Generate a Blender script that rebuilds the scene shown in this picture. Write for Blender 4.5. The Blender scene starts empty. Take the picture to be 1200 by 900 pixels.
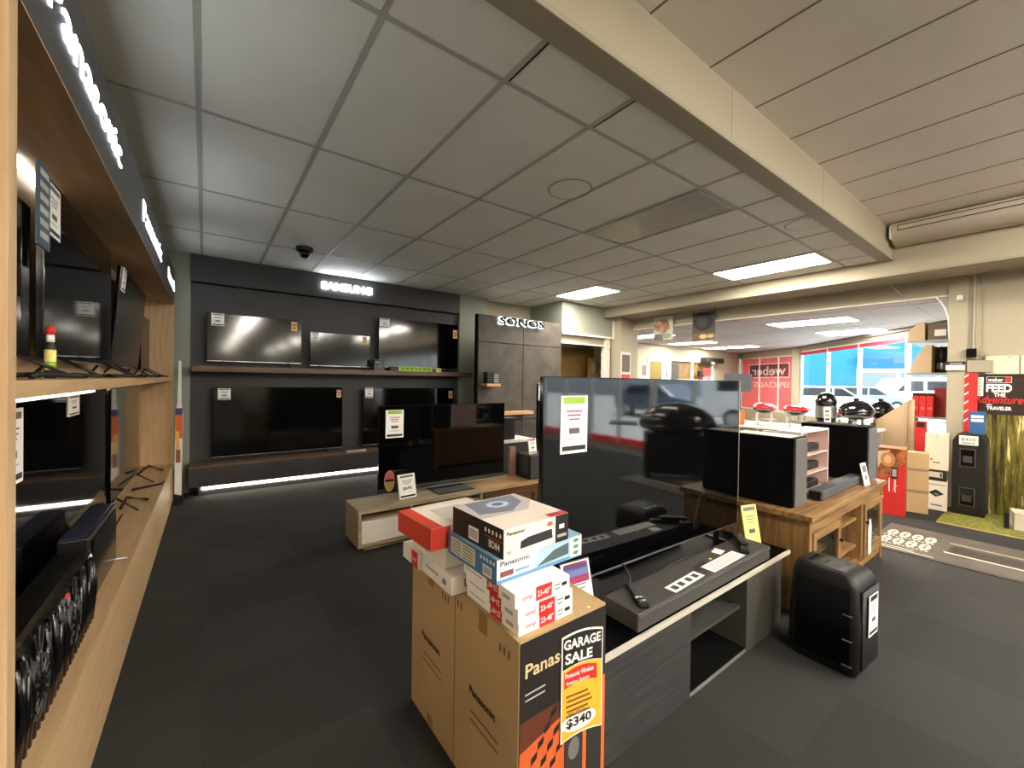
import bpy, bmesh, math, random
from mathutils import Vector, Matrix
random.seed(7)
S = bpy.context.scene
# ---------------------------------------------------------------- camera
YAW, PITCH, ROLL, FPX = 0.639, -0.0083, 0.0139, 485.0
def cam_axes():
    f0 = Vector((math.sin(YAW), math.cos(YAW), 0)); r0 = Vector((math.cos(YAW), -math.sin(YAW), 0)); u0 = Vector((0, 0, 1))
    f = f0*math.cos(PITCH) + u0*math.sin(PITCH); u = -f0*math.sin(PITCH) + u0*math.cos(PITCH)
    r = r0*math.cos(ROLL) + u*math.sin(ROLL); u2 = -r0*math.sin(ROLL) + u*math.cos(ROLL)
    return r, u2, f
CR, CU, CF = cam_axes()
cd = bpy.data.cameras.new('camera'); cd.sensor_fit = 'HORIZONTAL'; cd.sensor_width = 36; cd.lens = FPX/1200*36; cd.clip_start = .02; cd.clip_end = 200
cam = bpy.data.objects.new('camera', cd); S.collection.objects.link(cam)
cam.matrix_world = Matrix(((CR.x, CU.x, -CF.x, 0), (CR.y, CU.y, -CF.y, 0), (CR.z, CU.z, -CF.z, 0), (0, 0, 0, 1)))
S.camera = cam
# ---------------------------------------------------------------- world, exposure
w = bpy.data.worlds.new('overcast_sky'); S.world = w; w.use_nodes = True
w.node_tree.nodes['Background'].inputs[0].default_value = (.86, .93, 1, 1)
w.node_tree.nodes['Background'].inputs[1].default_value = 1.7
S.view_settings.view_transform = 'Standard'; S.view_settings.look = 'None'
S.view_settings.exposure = 1.8; S.view_settings.gamma = 1; S.view_settings.use_curve_mapping = False
S.cycles.use_denoising = True; S.cycles.max_bounces = 8; S.cycles.transparent_max_bounces = 12
S.cycles.sample_clamp_indirect = 4
PANEL = 19.0            # emission of the ceiling light panels
SIGN = 6.0             # emission of the lit letters
LEDW = 5             # emission of the LED strips
PANEL2 = 24.0          # emission of the lights behind the camera, set high to brighten the room
sl_ = bpy.data.lights.new('sun', 'SUN'); sl_.energy = 10.5; sl_.angle = .02; sl_.color = (1, .96, .9)
sun = bpy.data.objects.new('sun', sl_); S.collection.objects.link(sun); sun.rotation_euler = Vector((.30, .14, 1)).to_track_quat('Z', 'Y').to_euler(); sun.location = (20, 5, 20)
# ---------------------------------------------------------------- levels
FL, CE, CE2, CE3 = -1.4, 1.462, 1.79, 1.2   # floor, tiled ceiling, higher ceiling, far room ceiling
# ---------------------------------------------------------------- helpers
def lin(c): c /= 255; return c/12.92 if c <= .04045 else ((c+.055)/1.055)**2.4
def rgb(r, g, b): return (lin(r), lin(g), lin(b), 1)
MATS = {}
def mat(name, c=(128, 128, 128), rough=.6, metal=0, emit=None, es=0, coat=0, noise=0, nscale=20, bump=0, bscale=200, ior=1.45, stretch=None, c2=None):
    if name in MATS: return MATS[name]
    m = bpy.data.materials.new(name); m.use_nodes = True; nt = m.node_tree; b = nt.nodes['Principled BSDF']
    b.inputs['Base Color'].default_value = rgb(*c); b.inputs['Roughness'].default_value = rough; b.inputs['Metallic'].default_value = metal
    b.inputs['IOR'].default_value = ior; b.inputs['Coat Weight'].default_value = coat; b.inputs['Coat Roughness'].default_value = .05
    if emit: b.inputs['Emission Color'].default_value = rgb(*emit); b.inputs['Emission Strength'].default_value = es
    tc = None
    if noise or c2 or bump:
        tc = nt.nodes.new('ShaderNodeNewGeometry'); mp = nt.nodes.new('ShaderNodeMapping'); nt.links.new(tc.outputs['Position'], mp.inputs[0])
        if stretch: mp.inputs['Scale'].default_value = stretch
    if noise or c2:
        n = nt.nodes.new('ShaderNodeTexNoise'); n.inputs['Scale'].default_value = nscale; n.inputs['Detail'].default_value = 5
        nt.links.new(mp.outputs[0], n.inputs['Vector'])
        r = nt.nodes.new('ShaderNodeValToRGB'); nt.links.new(n.outputs[0], r.inputs[0])
        a = rgb(*c); d = rgb(*c2) if c2 else tuple(max(0, v*(1-noise)) for v in a[:3]) + (1,)
        r.color_ramp.elements[0].position = .35; r.color_ramp.elements[1].position = .65
        r.color_ramp.elements[0].color = d; r.color_ramp.elements[1].color = a
        nt.links.new(r.outputs[0], b.inputs['Base Color'])
    if bump:
        n2 = nt.nodes.new('ShaderNodeTexNoise'); n2.inputs['Scale'].default_value = bscale
        bp = nt.nodes.new('ShaderNodeBump'); bp.inputs['Strength'].default_value = bump; bp.inputs['Distance'].default_value = .004
        nt.links.new(mp.outputs[0], n2.inputs['Vector'])
        nt.links.new(n2.outputs[0], bp.inputs['Height']); nt.links.new(bp.outputs[0], b.inputs['Normal'])
    MATS[name] = m; return m
def flat(r, g, b, rough=.55): return mat('paint_%d_%d_%d' % (r, g, b), (r, g, b), rough)

def fr(o, u, n):
    u = Vector(u).normalized(); n = Vector(n).normalized(); v = n.cross(u)
    return Matrix(((u.x, v.x, n.x, o[0]), (u.y, v.y, n.y, o[1]), (u.z, v.z, n.z, o[2]), (0, 0, 0, 1)))
FY = lambda x, y, z: fr((x, y, z), (1, 0, 0), (0, -1, 0))      # face looking to -Y
FX = lambda x, y, z: fr((x, y, z), (0, -1, 0), (-1, 0, 0))     # face looking to -X
FXP = lambda x, y, z: fr((x, y, z), (0, 1, 0), (1, 0, 0))      # face looking to +X
FZ = lambda x, y, z: fr((x, y, z), (1, 0, 0), (0, 0, 1))       # face looking up
TXT = {}
def text_mesh(s, shear=0, bold=0):
    k = (s, shear, bold)
    if k in TXT: return TXT[k]
    c = bpy.data.curves.new('lettering', 'FONT'); c.body = s; c.size = 1; c.resolution_u = 3; c.shear = shear; c.offset = bold
    o = bpy.data.objects.new('lettering', c); S.collection.objects.link(o)
    me = bpy.data.meshes.new_from_object(o.evaluated_get(bpy.context.evaluated_depsgraph_get()))
    vs = [v.co.copy() for v in me.vertices]; fs = [tuple(p.vertices) for p in me.polygons]
    bpy.data.objects.remove(o); bpy.data.curves.remove(c); bpy.data.meshes.remove(me)
    x0 = min(v.x for v in vs); x1 = max(v.x for v in vs); y0 = min(v.y for v in vs); y1 = max(v.y for v in vs)
    TXT[k] = (vs, fs, x0, x1, y0, y1); return TXT[k]

class MB:
    def __init__(s): s.v = []; s.f = []; s.mi = []; s.sm = []; s.mats = []
    def m(s, mt):
        if mt not in s.mats: s.mats.append(mt)
        return s.mats.index(mt)
    def add(s, vs, fs, mt, M=None, smooth=False):
        b = len(s.v); i = s.m(mt)
        s.v += [(M @ Vector(v)) if M is not None else Vector(v) for v in vs]
        for f in fs: s.f.append(tuple(b+k for k in f)); s.mi.append(i); s.sm.append(smooth)
        return s
    def box(s, x0, x1, y0, y1, z0, z1, mt, M=None, bev=0):
        if bev:
            bm = bmesh.new(); bmesh.ops.create_cube(bm, size=1)
            for v in bm.verts: v.co = Vector(((x0+x1)/2 + v.co.x*(x1-x0), (y0+y1)/2 + v.co.y*(y1-y0), (z0+z1)/2 + v.co.z*(z1-z0)))
            bmesh.ops.bevel(bm, geom=bm.edges[:], offset=bev, segments=3 if bev > .008 else 2, affect='EDGES', profile=.5)
            bm.verts.index_update()
            s.add([v.co.copy() for v in bm.verts], [tuple(v.index for v in f.verts) for f in bm.faces], mt, M, False); bm.free(); return s
        vs = [(x, y, z) for x in (x0, x1) for y in (y0, y1) for z in (z0, z1)]
        return s.add(vs, [(0, 1, 3, 2), (4, 6, 7, 5), (0, 4, 5, 1), (2, 3, 7, 6), (0, 2, 6, 4), (1, 5, 7, 3)], mt, M)
    def prism(s, poly, h0, h1, mt, M=None, smooth=False):      # poly in local uv, extruded along n
        n = len(poly); vs = [(p[0], p[1], h0) for p in poly] + [(p[0], p[1], h1) for p in poly]
        a = sum(poly[i][0]*poly[(i+1) % n][1] - poly[(i+1) % n][0]*poly[i][1] for i in range(n))
        idx = list(range(n)) if a > 0 else list(range(n))[::-1]
        s.add(vs, [tuple(idx[::-1]), tuple(k+n for k in idx)], mt, M)
        b = len(s.v) - 2*n; i0 = s.m(mt)
        for i in range(n):
            j = (i+1) % n; q = (b+idx[i], b+idx[j], b+idx[j]+n, b+idx[i]+n)
            s.f.append(q); s.mi.append(i0); s.sm.append(smooth)
        return s
    def rect(s, M, u0, v0, u1, v1, mt, off=.0008):
        return s.add([(u0, v0, off), (u1, v0, off), (u1, v1, off), (u0, v1, off)], [(0, 1, 2, 3)], mt, M)
    def poly(s, M, pts, mt, off=.0012):
        return s.add([(p[0], p[1], off) for p in pts], [tuple(range(len(pts)))], mt, M)
    def disc(s, M, cu, cv, ru, rv, mt, off=.0012, n=20):
        return s.poly(M, [(cu+ru*math.cos(2*math.pi*k/n), cv+rv*math.sin(2*math.pi*k/n)) for k in range(n)], mt, off)
    def txt(s, M, t, u, v, h, mt, w=None, off=.0018, ext=0, al='L', shear=0, bold=0):
        vs, fs, x0, x1, y0, y1 = text_mesh(t, shear, bold)
        sy = h/(y1-y0); sx = w/(x1-x0) if w else sy; W = sx*(x1-x0)
        if al == 'C': u -= W/2
        if al == 'R': u -= W
        P = [((q.x-x0)*sx+u, (q.y-y0)*sy+v, off+ext) for q in vs]
        s.add(P, fs, mt, M)
        if ext:
            ed = {}
            for f in fs:
                for i in range(len(f)):
                    e = (f[i], f[(i+1) % len(f)]); ed[e] = 1
            b = len(s.v) - len(P); i0 = s.m(mt); base = len(s.v)
            s.v += [M @ Vector((p[0], p[1], off)) for p in P]
            for (a, c) in list(ed):
                if (c, a) not in ed: s.f.append((b+a, base+a, base+c, b+c)); s.mi.append(i0); s.sm.append(False)
        return s
    def cyl(s, p0, p1, r0, r1, mt, n=20, cap=True, M=None):
        p0 = Vector(p0); p1 = Vector(p1); d = (p1-p0).normalized(); a = Vector((0, 0, 1)) if abs(d.z) < .9 else Vector((1, 0, 0))
        x = d.cross(a).normalized(); y = d.cross(x)
        vs = []
        for (p, r) in ((p0, r0), (p1, r1)):
            for k in range(n): t = 2*math.pi*k/n; vs.append(p + x*(r*math.cos(t)) + y*(r*math.sin(t)))
        s.add(vs, [(k, k+n, (k+1) % n+n, (k+1) % n) for k in range(n)], mt, M, True)
        if cap:
            s.add(vs[:n], [tuple(range(n))], mt, M); s.add(vs[n:], [tuple(range(n))[::-1]], mt, M)
        return s
    def tube(s, pts, r, mt, n=8, M=None):
        pts = [Vector(p) for p in pts]; rings = []; px_ = None
        for i, p in enumerate(pts):
            d = (pts[min(i+1, len(pts)-1)] - pts[max(i-1, 0)]).normalized()
            if px_ is None: a = Vector((0, 0, 1)) if abs(d.z) < .9 else Vector((1, 0, 0)); px_ = d.cross(a).normalized()
            px_ = (px_ - d*px_.dot(d)).normalized(); y = d.cross(px_)
            rings.append([p + px_*(r*math.cos(2*math.pi*k/n)) + y*(r*math.sin(2*math.pi*k/n)) for k in range(n)])
        vs = [q for R in rings for q in R]
        fs = [(i*n+k, i*n+(k+1) % n, (i+1)*n+(k+1) % n, (i+1)*n+k) for i in range(len(pts)-1) for k in range(n)]
        fs += [tuple(range(n))[::-1], tuple((len(pts)-1)*n+k for k in range(n))]
        return s.add(vs, fs, mt, M, True)
    def lathe(s, c, prof, mt, n=28, sx=1, sy=1, rot=0):         # prof = [(r, z)] from bottom to top
        vs = []; ca, sa = math.cos(rot), math.sin(rot)
        for (r, z) in prof:
            for k in range(n):
                t = 2*math.pi*k/n; x = r*math.cos(t)*sx; y = r*math.sin(t)*sy
                vs.append((c[0]+x*ca-y*sa, c[1]+x*sa+y*ca, c[2]+z))
        fs = [(i*n+k, i*n+(k+1) % n, (i+1)*n+(k+1) % n, (i+1)*n+k) for i in range(len(prof)-1) for k in range(n)]
        if prof[0][0] > 1e-4: fs.append(tuple(range(n))[::-1])
        if prof[-1][0] > 1e-4: fs.append(tuple((len(prof)-1)*n+k for k in range(n)))
        return s.add(vs, fs, mt, None, True)
    def build(s, name, parent=None, label=None, cat=None, group=None, kind=None, bev=0):
        me = bpy.data.meshes.new(name)
        if parent is not None: o0 = WO[parent.name]
        else:
            xs = [v.x for v in s.v]; ys = [v.y for v in s.v]; zs = [v.z for v in s.v]
            o0 = Vector(((min(xs)+max(xs))/2, (min(ys)+max(ys))/2, min(zs)))
        me.from_pydata([tuple(v-o0) for v in s.v], [], s.f)
        for mt in s.mats: me.materials.append(mt)
        me.polygons.foreach_set('material_index', s.mi); me.polygons.foreach_set('use_smooth', s.sm); me.update()
        o = bpy.data.objects.new(name, me); S.collection.objects.link(o)
        if parent is not None: o.parent = parent; WO[o.name] = o0
        else: o.location = o0; WO[o.name] = o0
        tag(o, label, cat, group, kind)
        if bev:
            b = o.modifiers.new('bevel', 'BEVEL'); b.width = bev; b.segments = 2; b.limit_method = 'ANGLE'
        return o
WO = {}
def tag(o, label=None, cat=None, group=None, kind=None):
    for k, v in (('label', label), ('category', cat), ('group', group), ('kind', kind)):
        if v: o[k] = v
def thing(name, label, cat, loc, group=None):
    o = bpy.data.objects.new(name, None); S.collection.objects.link(o); o.location = loc; o.empty_display_size = .1
    WO[o.name] = Vector(loc); tag(o, label, cat, group); return o
def struct(name, mb, bev=0): return mb.build(name, kind='structure', bev=bev)
def dup(root, delta, label, group=None):
    r = root.copy(); S.collection.objects.link(r); r.location = root.location + Vector(delta); r['label'] = label
    if group: r['group'] = group
    WO[r.name] = WO[root.name] + Vector(delta)
    for ch in list(root.children):
        c = ch.copy(); S.collection.objects.link(c); c.parent = r
        for g in list(ch.children): d = g.copy(); S.collection.objects.link(d); d.parent = c
    return r
# where a sight line from the camera stands on a known plane (used to measure far-off things)
def sight(x, y): return CF + CR*((x-600)/FPX) - CU*((y-450)/FPX)
def onX(x, y, X): d = sight(x, y); return d*(X/d.x)
def onY(x, y, Y): d = sight(x, y); return d*(Y/d.y)
def onZ(x, y, Z): d = sight(x, y); return d*(Z/d.z)
# ---------------------------------------------------------------- materials
def wood(name, a, b, axis='x', rough=.5, sc=3.0):
    st = {'x': (1, 14, 14), 'y': (14, 1, 14), 'z': (14, 14, 1)}[axis]
    return mat(name, a, rough, c2=b, nscale=sc, stretch=st)
OAK_Y = wood('oak_veneer_lengthwise', (196, 166, 126), (182, 150, 110), 'y')
OAK_Z = wood('oak_veneer_upright', (196, 166, 126), (182, 150, 110), 'z')
OAKG = wood('greyed_oak', (176, 162, 134), (146, 130, 104), 'x')
RUST = wood('rustic_oak', (156, 122, 78), (106, 76, 44), 'x', .45)
RUSTZ = wood('rustic_oak_upright', (148, 114, 72), (114, 84, 50), 'z', .45)
BROWNW = wood('brown_wood', (112, 76, 44), (88, 58, 32), 'x')
SHELFW = wood('walnut_shelf', (118, 92, 76), (96, 72, 58), 'x', .45)
GREYW = mat('dark_grey_woodgrain', (62, 61, 61), .5, c2=(44, 43, 44), nscale=4, stretch=(1, 12, 16))
EDGE = flat(190, 186, 174)
CHAR = mat('charcoal_laminate', (60, 58, 58), .45)
CHARW = mat('charcoal_wall', (68, 67, 67), .6)
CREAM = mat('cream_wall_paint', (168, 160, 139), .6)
CREAMD = mat('darker_cream_trim', (156, 148, 128), .6)  # slightly darker cream for trims, joints and some walls
GREYWALL = mat('grey_green_wall', (150, 155, 143), .6)
TILE = mat('ceiling_tile', (236, 236, 228), .75, c2=(230, 230, 221), nscale=2.5)
TBAR = mat('ceiling_grid_metal', (176, 176, 166), .5)
TILE2 = mat('ceiling_panel', (226, 219, 208), .7, c2=(219, 212, 200), nscale=2)
GAP = flat(20, 20, 20)
BLACK = mat('black_plastic', (16, 16, 17), .42)
BLACKM = mat('black_matt', (7, 7, 8), .8, ior=1.2)
GLOSSB = mat('gloss_black', (8, 8, 9), .12)
SCREEN = mat('television_glass', (5, 5, 6), .05, ior=1.8)
SCREENR = mat('television_glass_satin', (6, 6, 6), .09, ior=1.6)
DGREY = flat(58, 58, 58); GREY = flat(110, 110, 108); LGREY = flat(175, 175, 172)
SILVER = mat('brushed_metal', (190, 190, 192), .3, .9)
CHROME = mat('chrome', (220, 220, 222), .12, 1)
WHITE = flat(236, 234, 228); PAPER = flat(250, 249, 245); OFFW = flat(222, 218, 206)
RED = flat(206, 42, 40); ORANGE = flat(226, 108, 48); CARD = mat('cardboard', (186, 158, 116), .75, c2=(180, 152, 110), nscale=3)
CARDL = mat('pale_cardboard', (196, 172, 138), .75, c2=(188, 164, 130), nscale=3)
TAPE = flat(146, 112, 70); INK = flat(30, 28, 28); BLUE = flat(64, 120, 178); NAVY = flat(40, 66, 110)
YEL = flat(238, 226, 130); GREEN = flat(150, 190, 60); PINK = flat(206, 110, 120); GOLD = flat(236, 176, 54)
LED = mat('led_light', (255, 255, 255), .5, emit=(255, 246, 226), es=LEDW)
LETTER = mat('lit_letter', (255, 255, 255), .5, emit=(236, 246, 255), es=SIGN)
LAMP = mat('light_diffuser', (255, 255, 255), .5, emit=(255, 243, 226), es=PANEL)
LAMP2 = mat('tube_light_diffuser', (255, 255, 255), .5, emit=(255, 244, 228), es=PANEL2)
def glassmat():
    m = bpy.data.materials.new('window_glass'); m.use_nodes = True; nt = m.node_tree; nt.nodes.clear()
    o = nt.nodes.new('ShaderNodeOutputMaterial'); mx = nt.nodes.new('ShaderNodeMixShader'); t = nt.nodes.new('ShaderNodeBsdfTransparent')
    g = nt.nodes.new('ShaderNodeBsdfGlossy'); g.inputs['Roughness'].default_value = .01; lw = nt.nodes.new('ShaderNodeLayerWeight'); pw = nt.nodes.new('ShaderNodeMath'); pw.operation = 'POWER'; pw.inputs[1].default_value = 5; f = nt.nodes.new('ShaderNodeMath'); f.operation = 'MULTIPLY_ADD'; f.inputs[1].default_value = .6; f.inputs[2].default_value = .03; nt.links.new(lw.outputs['Facing'], pw.inputs[0]); nt.links.new(pw.outputs[0], f.inputs[0])
    t.inputs[0].default_value = (.93, .96, .95, 1)
    nt.links.new(f.outputs[0], mx.inputs[0]); nt.links.new(t.outputs[0], mx.inputs[1]); nt.links.new(g.outputs[0], mx.inputs[2]); nt.links.new(mx.outputs[0], o.inputs[0])
    return m
GLASS = glassmat()
def carpetmat():
    m = mat('charcoal_carpet_tiles', (48, 48, 46), .95); nt = m.node_tree; b = nt.nodes['Principled BSDF']
    g = nt.nodes.new('ShaderNodeNewGeometry')
    mp = nt.nodes.new('ShaderNodeMapping'); mp.inputs['Scale'].default_value = (1.0, 1.0, 1.0)
    ck = nt.nodes.new('ShaderNodeTexChecker'); ck.inputs['Scale'].default_value = 1.7
    ck.inputs[1].default_value = rgb(44, 44, 43); ck.inputs[2].default_value = rgb(39, 39, 38)
    n = nt.nodes.new('ShaderNodeTexNoise'); n.inputs['Scale'].default_value = 160; n.inputs['Detail'].default_value = 3
    mr = nt.nodes.new('ShaderNodeMapRange'); mr.inputs[1].default_value = .3; mr.inputs[2].default_value = .7; mr.inputs[3].default_value = .7; mr.inputs[4].default_value = 1.3
    mm = nt.nodes.new('ShaderNodeVectorMath'); mm.operation = 'SCALE'
    bp = nt.nodes.new('ShaderNodeBump'); bp.inputs['Strength'].default_value = .5; bp.inputs['Distance'].default_value = .004
    nt.links.new(g.outputs['Position'], mp.inputs[0]); nt.links.new(mp.outputs[0], ck.inputs[0]); nt.links.new(g.outputs['Position'], n.inputs['Vector'])
    nt.links.new(n.outputs[0], mr.inputs[0]); nt.links.new(ck.outputs[0], mm.inputs[0]); nt.links.new(mr.outputs[0], mm.inputs['Scale'])
    nt.links.new(mm.outputs[0], b.inputs['Base Color']); nt.links.new(n.outputs[0], bp.inputs['Height']); nt.links.new(bp.outputs[0], b.inputs['Normal'])
    return m
CARPET = carpetmat()
# ================================================================ THE SETTING
P0, P1, P2, P3 = Vector((10.27, .8)), Vector((11.05, 1.48)), Vector((15.3, 5.2)), Vector((17.0, 7.8))
m = MB(); m.prism([(-.9, -20.4), (7.15, -20.4), (7.15, .8), (P0.x, .8), (P2.x, P2.y), (P3.x, 8.0), (-.9, 8.0)], FL-.1, FL, CARPET); struct('floor', m)
m = MB(); m.box(-.9, 7.0, 1.3, 6.9, CE, CE+.05, TILE); struct('ceiling', m)
m = MB()
for k in range(-1, 12):
    x = -.035+.6*k; m.box(x-.013, x+.013, 1.34, 6.29, CE-.004, CE+.001, TBAR)
for j in range(4):
    y = 1.664+1.2*j; m.box(-.7, 6.35, y-.013, y+.013, CE-.0038, CE+.001, TBAR)
for k in (2, 3): x = -.035+.6*k; m.box(x+.014, x+.022, 1.36, 1.65, CE-.005, CE+.001, GAP)
struct('trim_1', m)
m = MB(); m.box(-.9, 6.9, -20.4, 1.26, CE2, CE2+.05, TILE2)
for k in range(-5, 8):
    x = 2.29+.565*k; m.box(x-.006, x+.006, -20.3, 1.24, CE2-.002, CE2+.001, flat(120, 112, 100))
for j in range(6): m.box(-.8, 6.35, -3.6*j-.004-2, -3.6*j+.004-2, CE2-.0015, CE2+.001, flat(120, 112, 100))
struct('ceiling', m)
m = MB(); m.box(-.85, 6.36, 1.24, 1.32, CE, CE2+.04, CREAM)                      # downstand beam between the two ceilings
for x in (1.0, 2.55, 4.1): m.box(x-.002, x+.002, 1.2385, 1.241, CE+.02, CE2, CREAMD)
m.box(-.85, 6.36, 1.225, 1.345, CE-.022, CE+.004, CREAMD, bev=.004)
struct('trim_2', m)
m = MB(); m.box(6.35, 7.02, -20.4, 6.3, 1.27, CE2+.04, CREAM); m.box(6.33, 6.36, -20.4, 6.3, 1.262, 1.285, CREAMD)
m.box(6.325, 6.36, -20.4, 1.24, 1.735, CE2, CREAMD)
struct('trim_3', m, .004)
# walls
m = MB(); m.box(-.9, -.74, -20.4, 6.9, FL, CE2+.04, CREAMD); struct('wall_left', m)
m = MB(); m.box(-.9, 7.2, -20.5, -20.3, FL, CE2+.04, CREAM); struct('wall_front', m)
m = MB(); m.box(-.14, 3.5, 6.3, 6.5, FL, CE, CHARW); m.box(-.9, -.14, 6.28, 6.5, FL, CE, GREYWALL); m.box(3.5, 4.08, 6.24, 6.5, FL, CE, GREYWALL)
m.box(4.08, 7.0, 6.42, 6.6, FL, CE, CREAM); struct('wall_back', m)
m = MB(); m.box(-.14, 3.5, 6.24, 6.299, 1.12, CE-.004, CHAR); m.box(-.14, 3.5, 6.236, 6.245, 1.12, 1.135, BLACKM); struct('trim_4', m, .002)
# bulkhead over the service counter, its post and the recess under it
m = MB(); m.box(5.2, 6.6, 5.5, 6.42, .88, CE, GREYWALL); m.box(5.2, 6.62, 5.485, 5.5, .86, .9, OFFW); m.box(6.585, 6.625, 5.46, 5.5, .86, CE, OFFW)
m.box(5.2, 6.6, 5.56, 5.62, .72, .86, CREAMD); m.box(5.2, 6.6, 5.54, 5.56, .70, .73, OFFW); struct('trim_5', m)
m = MB(); m.box(6.4, 6.52, 5.5, 5.62, FL, .86, OFFW); m.box(6.6, 7.15, 5.3, 5.6, FL, 1.3, CREAM); struct('wall_service', m)
m = MB(); m.box(5.2, 7.0, 6.38, 6.41, FL, .72, flat(122, 96, 52)); struct('trim_6', m)
# right-hand wall: header over the wide opening, pillar, poster wall, shop windows further along
m = MB()
m.box(7.0, 7.15, .85, 5.3, 1.065, 1.3, CREAM); m.box(7.0, 7.15, -.85, .85, FL, 1.3, CREAM)
m.box(7.0, 7.15, -20.4, -.85, 1.0, 1.3, CREAM)
for y in (1.9, 3.42): m.box(6.998, 7.0, y, y+.004, 1.066, 1.268, CREAMD)
m.box(6.985, 7.0, .85, 5.3, 1.055, 1.075, OFFW)
struct('wall_right', m)
m = MB(); m.box(6.955, 7.16, .70, .852, FL, 1.268, CREAM); m.box(6.975, 7.0, .60, .64, .31, 1.268, CREAMD); m.box(6.99, 7.0, .642, .66, .31, 1.268, OFFW)
struct('trim_7', m, .003)
WFRAME = flat(168, 172, 176); BAND = flat(200, 34, 54)
n = 0
for i in range(11):
    y1 = -.85-1.77*i; y0 = y1-1.77; n += 1
    m = MB(); m.box(7.02, 7.12, y0, y0+.05, FL, 1.0, WFRAME); m.box(7.02, 7.12, y0+.86, y0+.91, FL, 1.0, WFRAME); m.box(7.02, 7.12, y1-.05, y1, FL, 1.0, WFRAME)
    m.box(7.02, 7.12, y0+.05, y1-.05, .95, 1.0, WFRAME); m.box(6.98, 7.14, y0, y1, FL, FL+.06, flat(150, 104, 66)); m.box(7.03, 7.11, y0+.05, y1-.05, FL+.06, FL+.19, BAND)
    f = struct('window_%d' % n, m)
    g = MB(); g.box(7.066, 7.074, y0+.05, y1-.05, FL+.19, .95, GLASS); g.build('pane', f)
# far room
m = MB(); m.prism([(7.15, .8), (P0.x, .8), (P2.x, P2.y), (P3.x, 7.8), (7.15, 7.8)], CE3, CE3+.05, mat('ceiling_cool', (190, 188, 192), .7))
for j in range(11):
    y = 1.4+.6*j; m.box(7.15, 10.6+max(0, y-1.1)*1.13, y-.006, y+.006, CE3-.003, CE3+.001, flat(150, 148, 150))
for x in (8.4, 10.6, 13.0): m.box(x-.02, x+.02, .9+max(0, x-10.3)*.9, 7.8, CE3-.006, CE3+.001, OFFW)
struct('ceiling', m)
m = MB(); m.box(7.15, 17.2, 7.8, 7.95, FL, CE3+.04, CREAM); struct('wall_far', m)
m = MB(); m.box(7.15, 10.3, .6, .8, FL, CE3+.04, CREAM); struct('wall_partition', m)
m = MB(); m.box(7.02, 7.14, 5.6, 7.8, FL, 1.3, CREAM); struct('wall_corner', m)
def wallrun(A, B, z0, z1, t, mt, mb, off=0):
    d = (B-A).normalized(); nrm = Vector((d.y, -d.x))
    M = fr((A.x+nrm.x*off, A.y+nrm.y*off, 0), (d.x, d.y, 0), (nrm.x, nrm.y, 0)); L = (B-A).length
    mb.box(0, L, z0, z1, 0, t, mt, M); return M, L
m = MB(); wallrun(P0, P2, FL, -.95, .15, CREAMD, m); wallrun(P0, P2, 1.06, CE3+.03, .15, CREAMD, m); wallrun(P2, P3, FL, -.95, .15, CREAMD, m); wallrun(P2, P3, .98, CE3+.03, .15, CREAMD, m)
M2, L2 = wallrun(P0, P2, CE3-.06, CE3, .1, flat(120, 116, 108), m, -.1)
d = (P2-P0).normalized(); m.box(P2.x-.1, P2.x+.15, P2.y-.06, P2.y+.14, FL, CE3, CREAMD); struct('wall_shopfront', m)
m = MB(); M, L = wallrun(P0, P2, -.95, -.9, .08, WHITE, m, .02)
for u in (.02, 1.9, 3.55, 5.0, L-.09): m.box(u, u+.05, -.95, 1.06, .02, .1, WHITE, M)
m.box(0, L, 1.02, 1.06, .02, .1, WHITE, M); m.box(.02, L, .93, 1.02, .03, .05, BAND, M)
f = struct('window_20', m); g = MB(); g.box(.02, L, -.9, 1.02, .055, .065, GLASS, M); g.build('pane', f)
m = MB(); M, L = wallrun(P2, P3, -.95, -.9, .08, flat(206, 196, 190), m, .02)
for u in (.0, L-.1): m.box(u, u+.1, -.95, .98, .02, .1, flat(206, 196, 190), M)
for u in (.95, 1.95): m.box(u, u+.03, -.95, .98, .02, .06, WHITE, M)
m.box(0, L, .93, .98, .02, .1, flat(206, 196, 190), M); f = struct('window_21', m)
def filmmat(name, c):
    q = bpy.data.materials.new(name); q.use_nodes = True; nt = q.node_tree; b = nt.nodes['Principled BSDF']; o = nt.nodes['Material Output']
    b.inputs['Base Color'].default_value = rgb(*c); t = nt.nodes.new('ShaderNodeBsdfTranslucent'); t.inputs[0].default_value = rgb(*c)
    x = nt.nodes.new('ShaderNodeMixShader'); x.inputs[0].default_value = .45
    nt.links.new(b.outputs[0], x.inputs[1]); nt.links.new(t.outputs[0], x.inputs[2]); nt.links.new(x.outputs[0], o.inputs[0]); return q
FILM = filmmat('red_window_film', (196, 116, 118)); FILMW = filmmat('white_window_film', (236, 206, 204)); FILMD = filmmat('dark_window_film', (118, 66, 76))
g = MB(); g.box(.1, L-.1, -.9, .93, .055, .062, FILM, M)
Mi = M @ Matrix.Rotation(math.pi, 4, 'Y') @ Matrix.Translation((-L, 0, 0))     # inner side: the sign is read from outside, so it shows mirrored here
def mirror_txt(t, u, v, h, w, mt, off):
    vs, fs, x0, x1, y0, y1 = text_mesh(t, 0, .02); sx = w/(x1-x0); sy = h/(y1-y0)
    g.add([(u+(q.x-x0)*sx, v+(q.y-y0)*sy, off) for q in vs], [tuple(reversed(k)) for k in fs], mt, M)
g.box(.45, 2.6, .22, .74, .046, .0505, FILMW, M); g.box(.5, 2.55, .26, .7, .043, .0455, FILMD, M)
mirror_txt('weber', .62, .31, .33, 1.8, FILMW, .040); mirror_txt('SPECIALIST', .42, -.12, .2, 2.1, FILMW, .040)
g.build('sign_film', f, label='red window film with the mirrored lettering weber')
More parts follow.
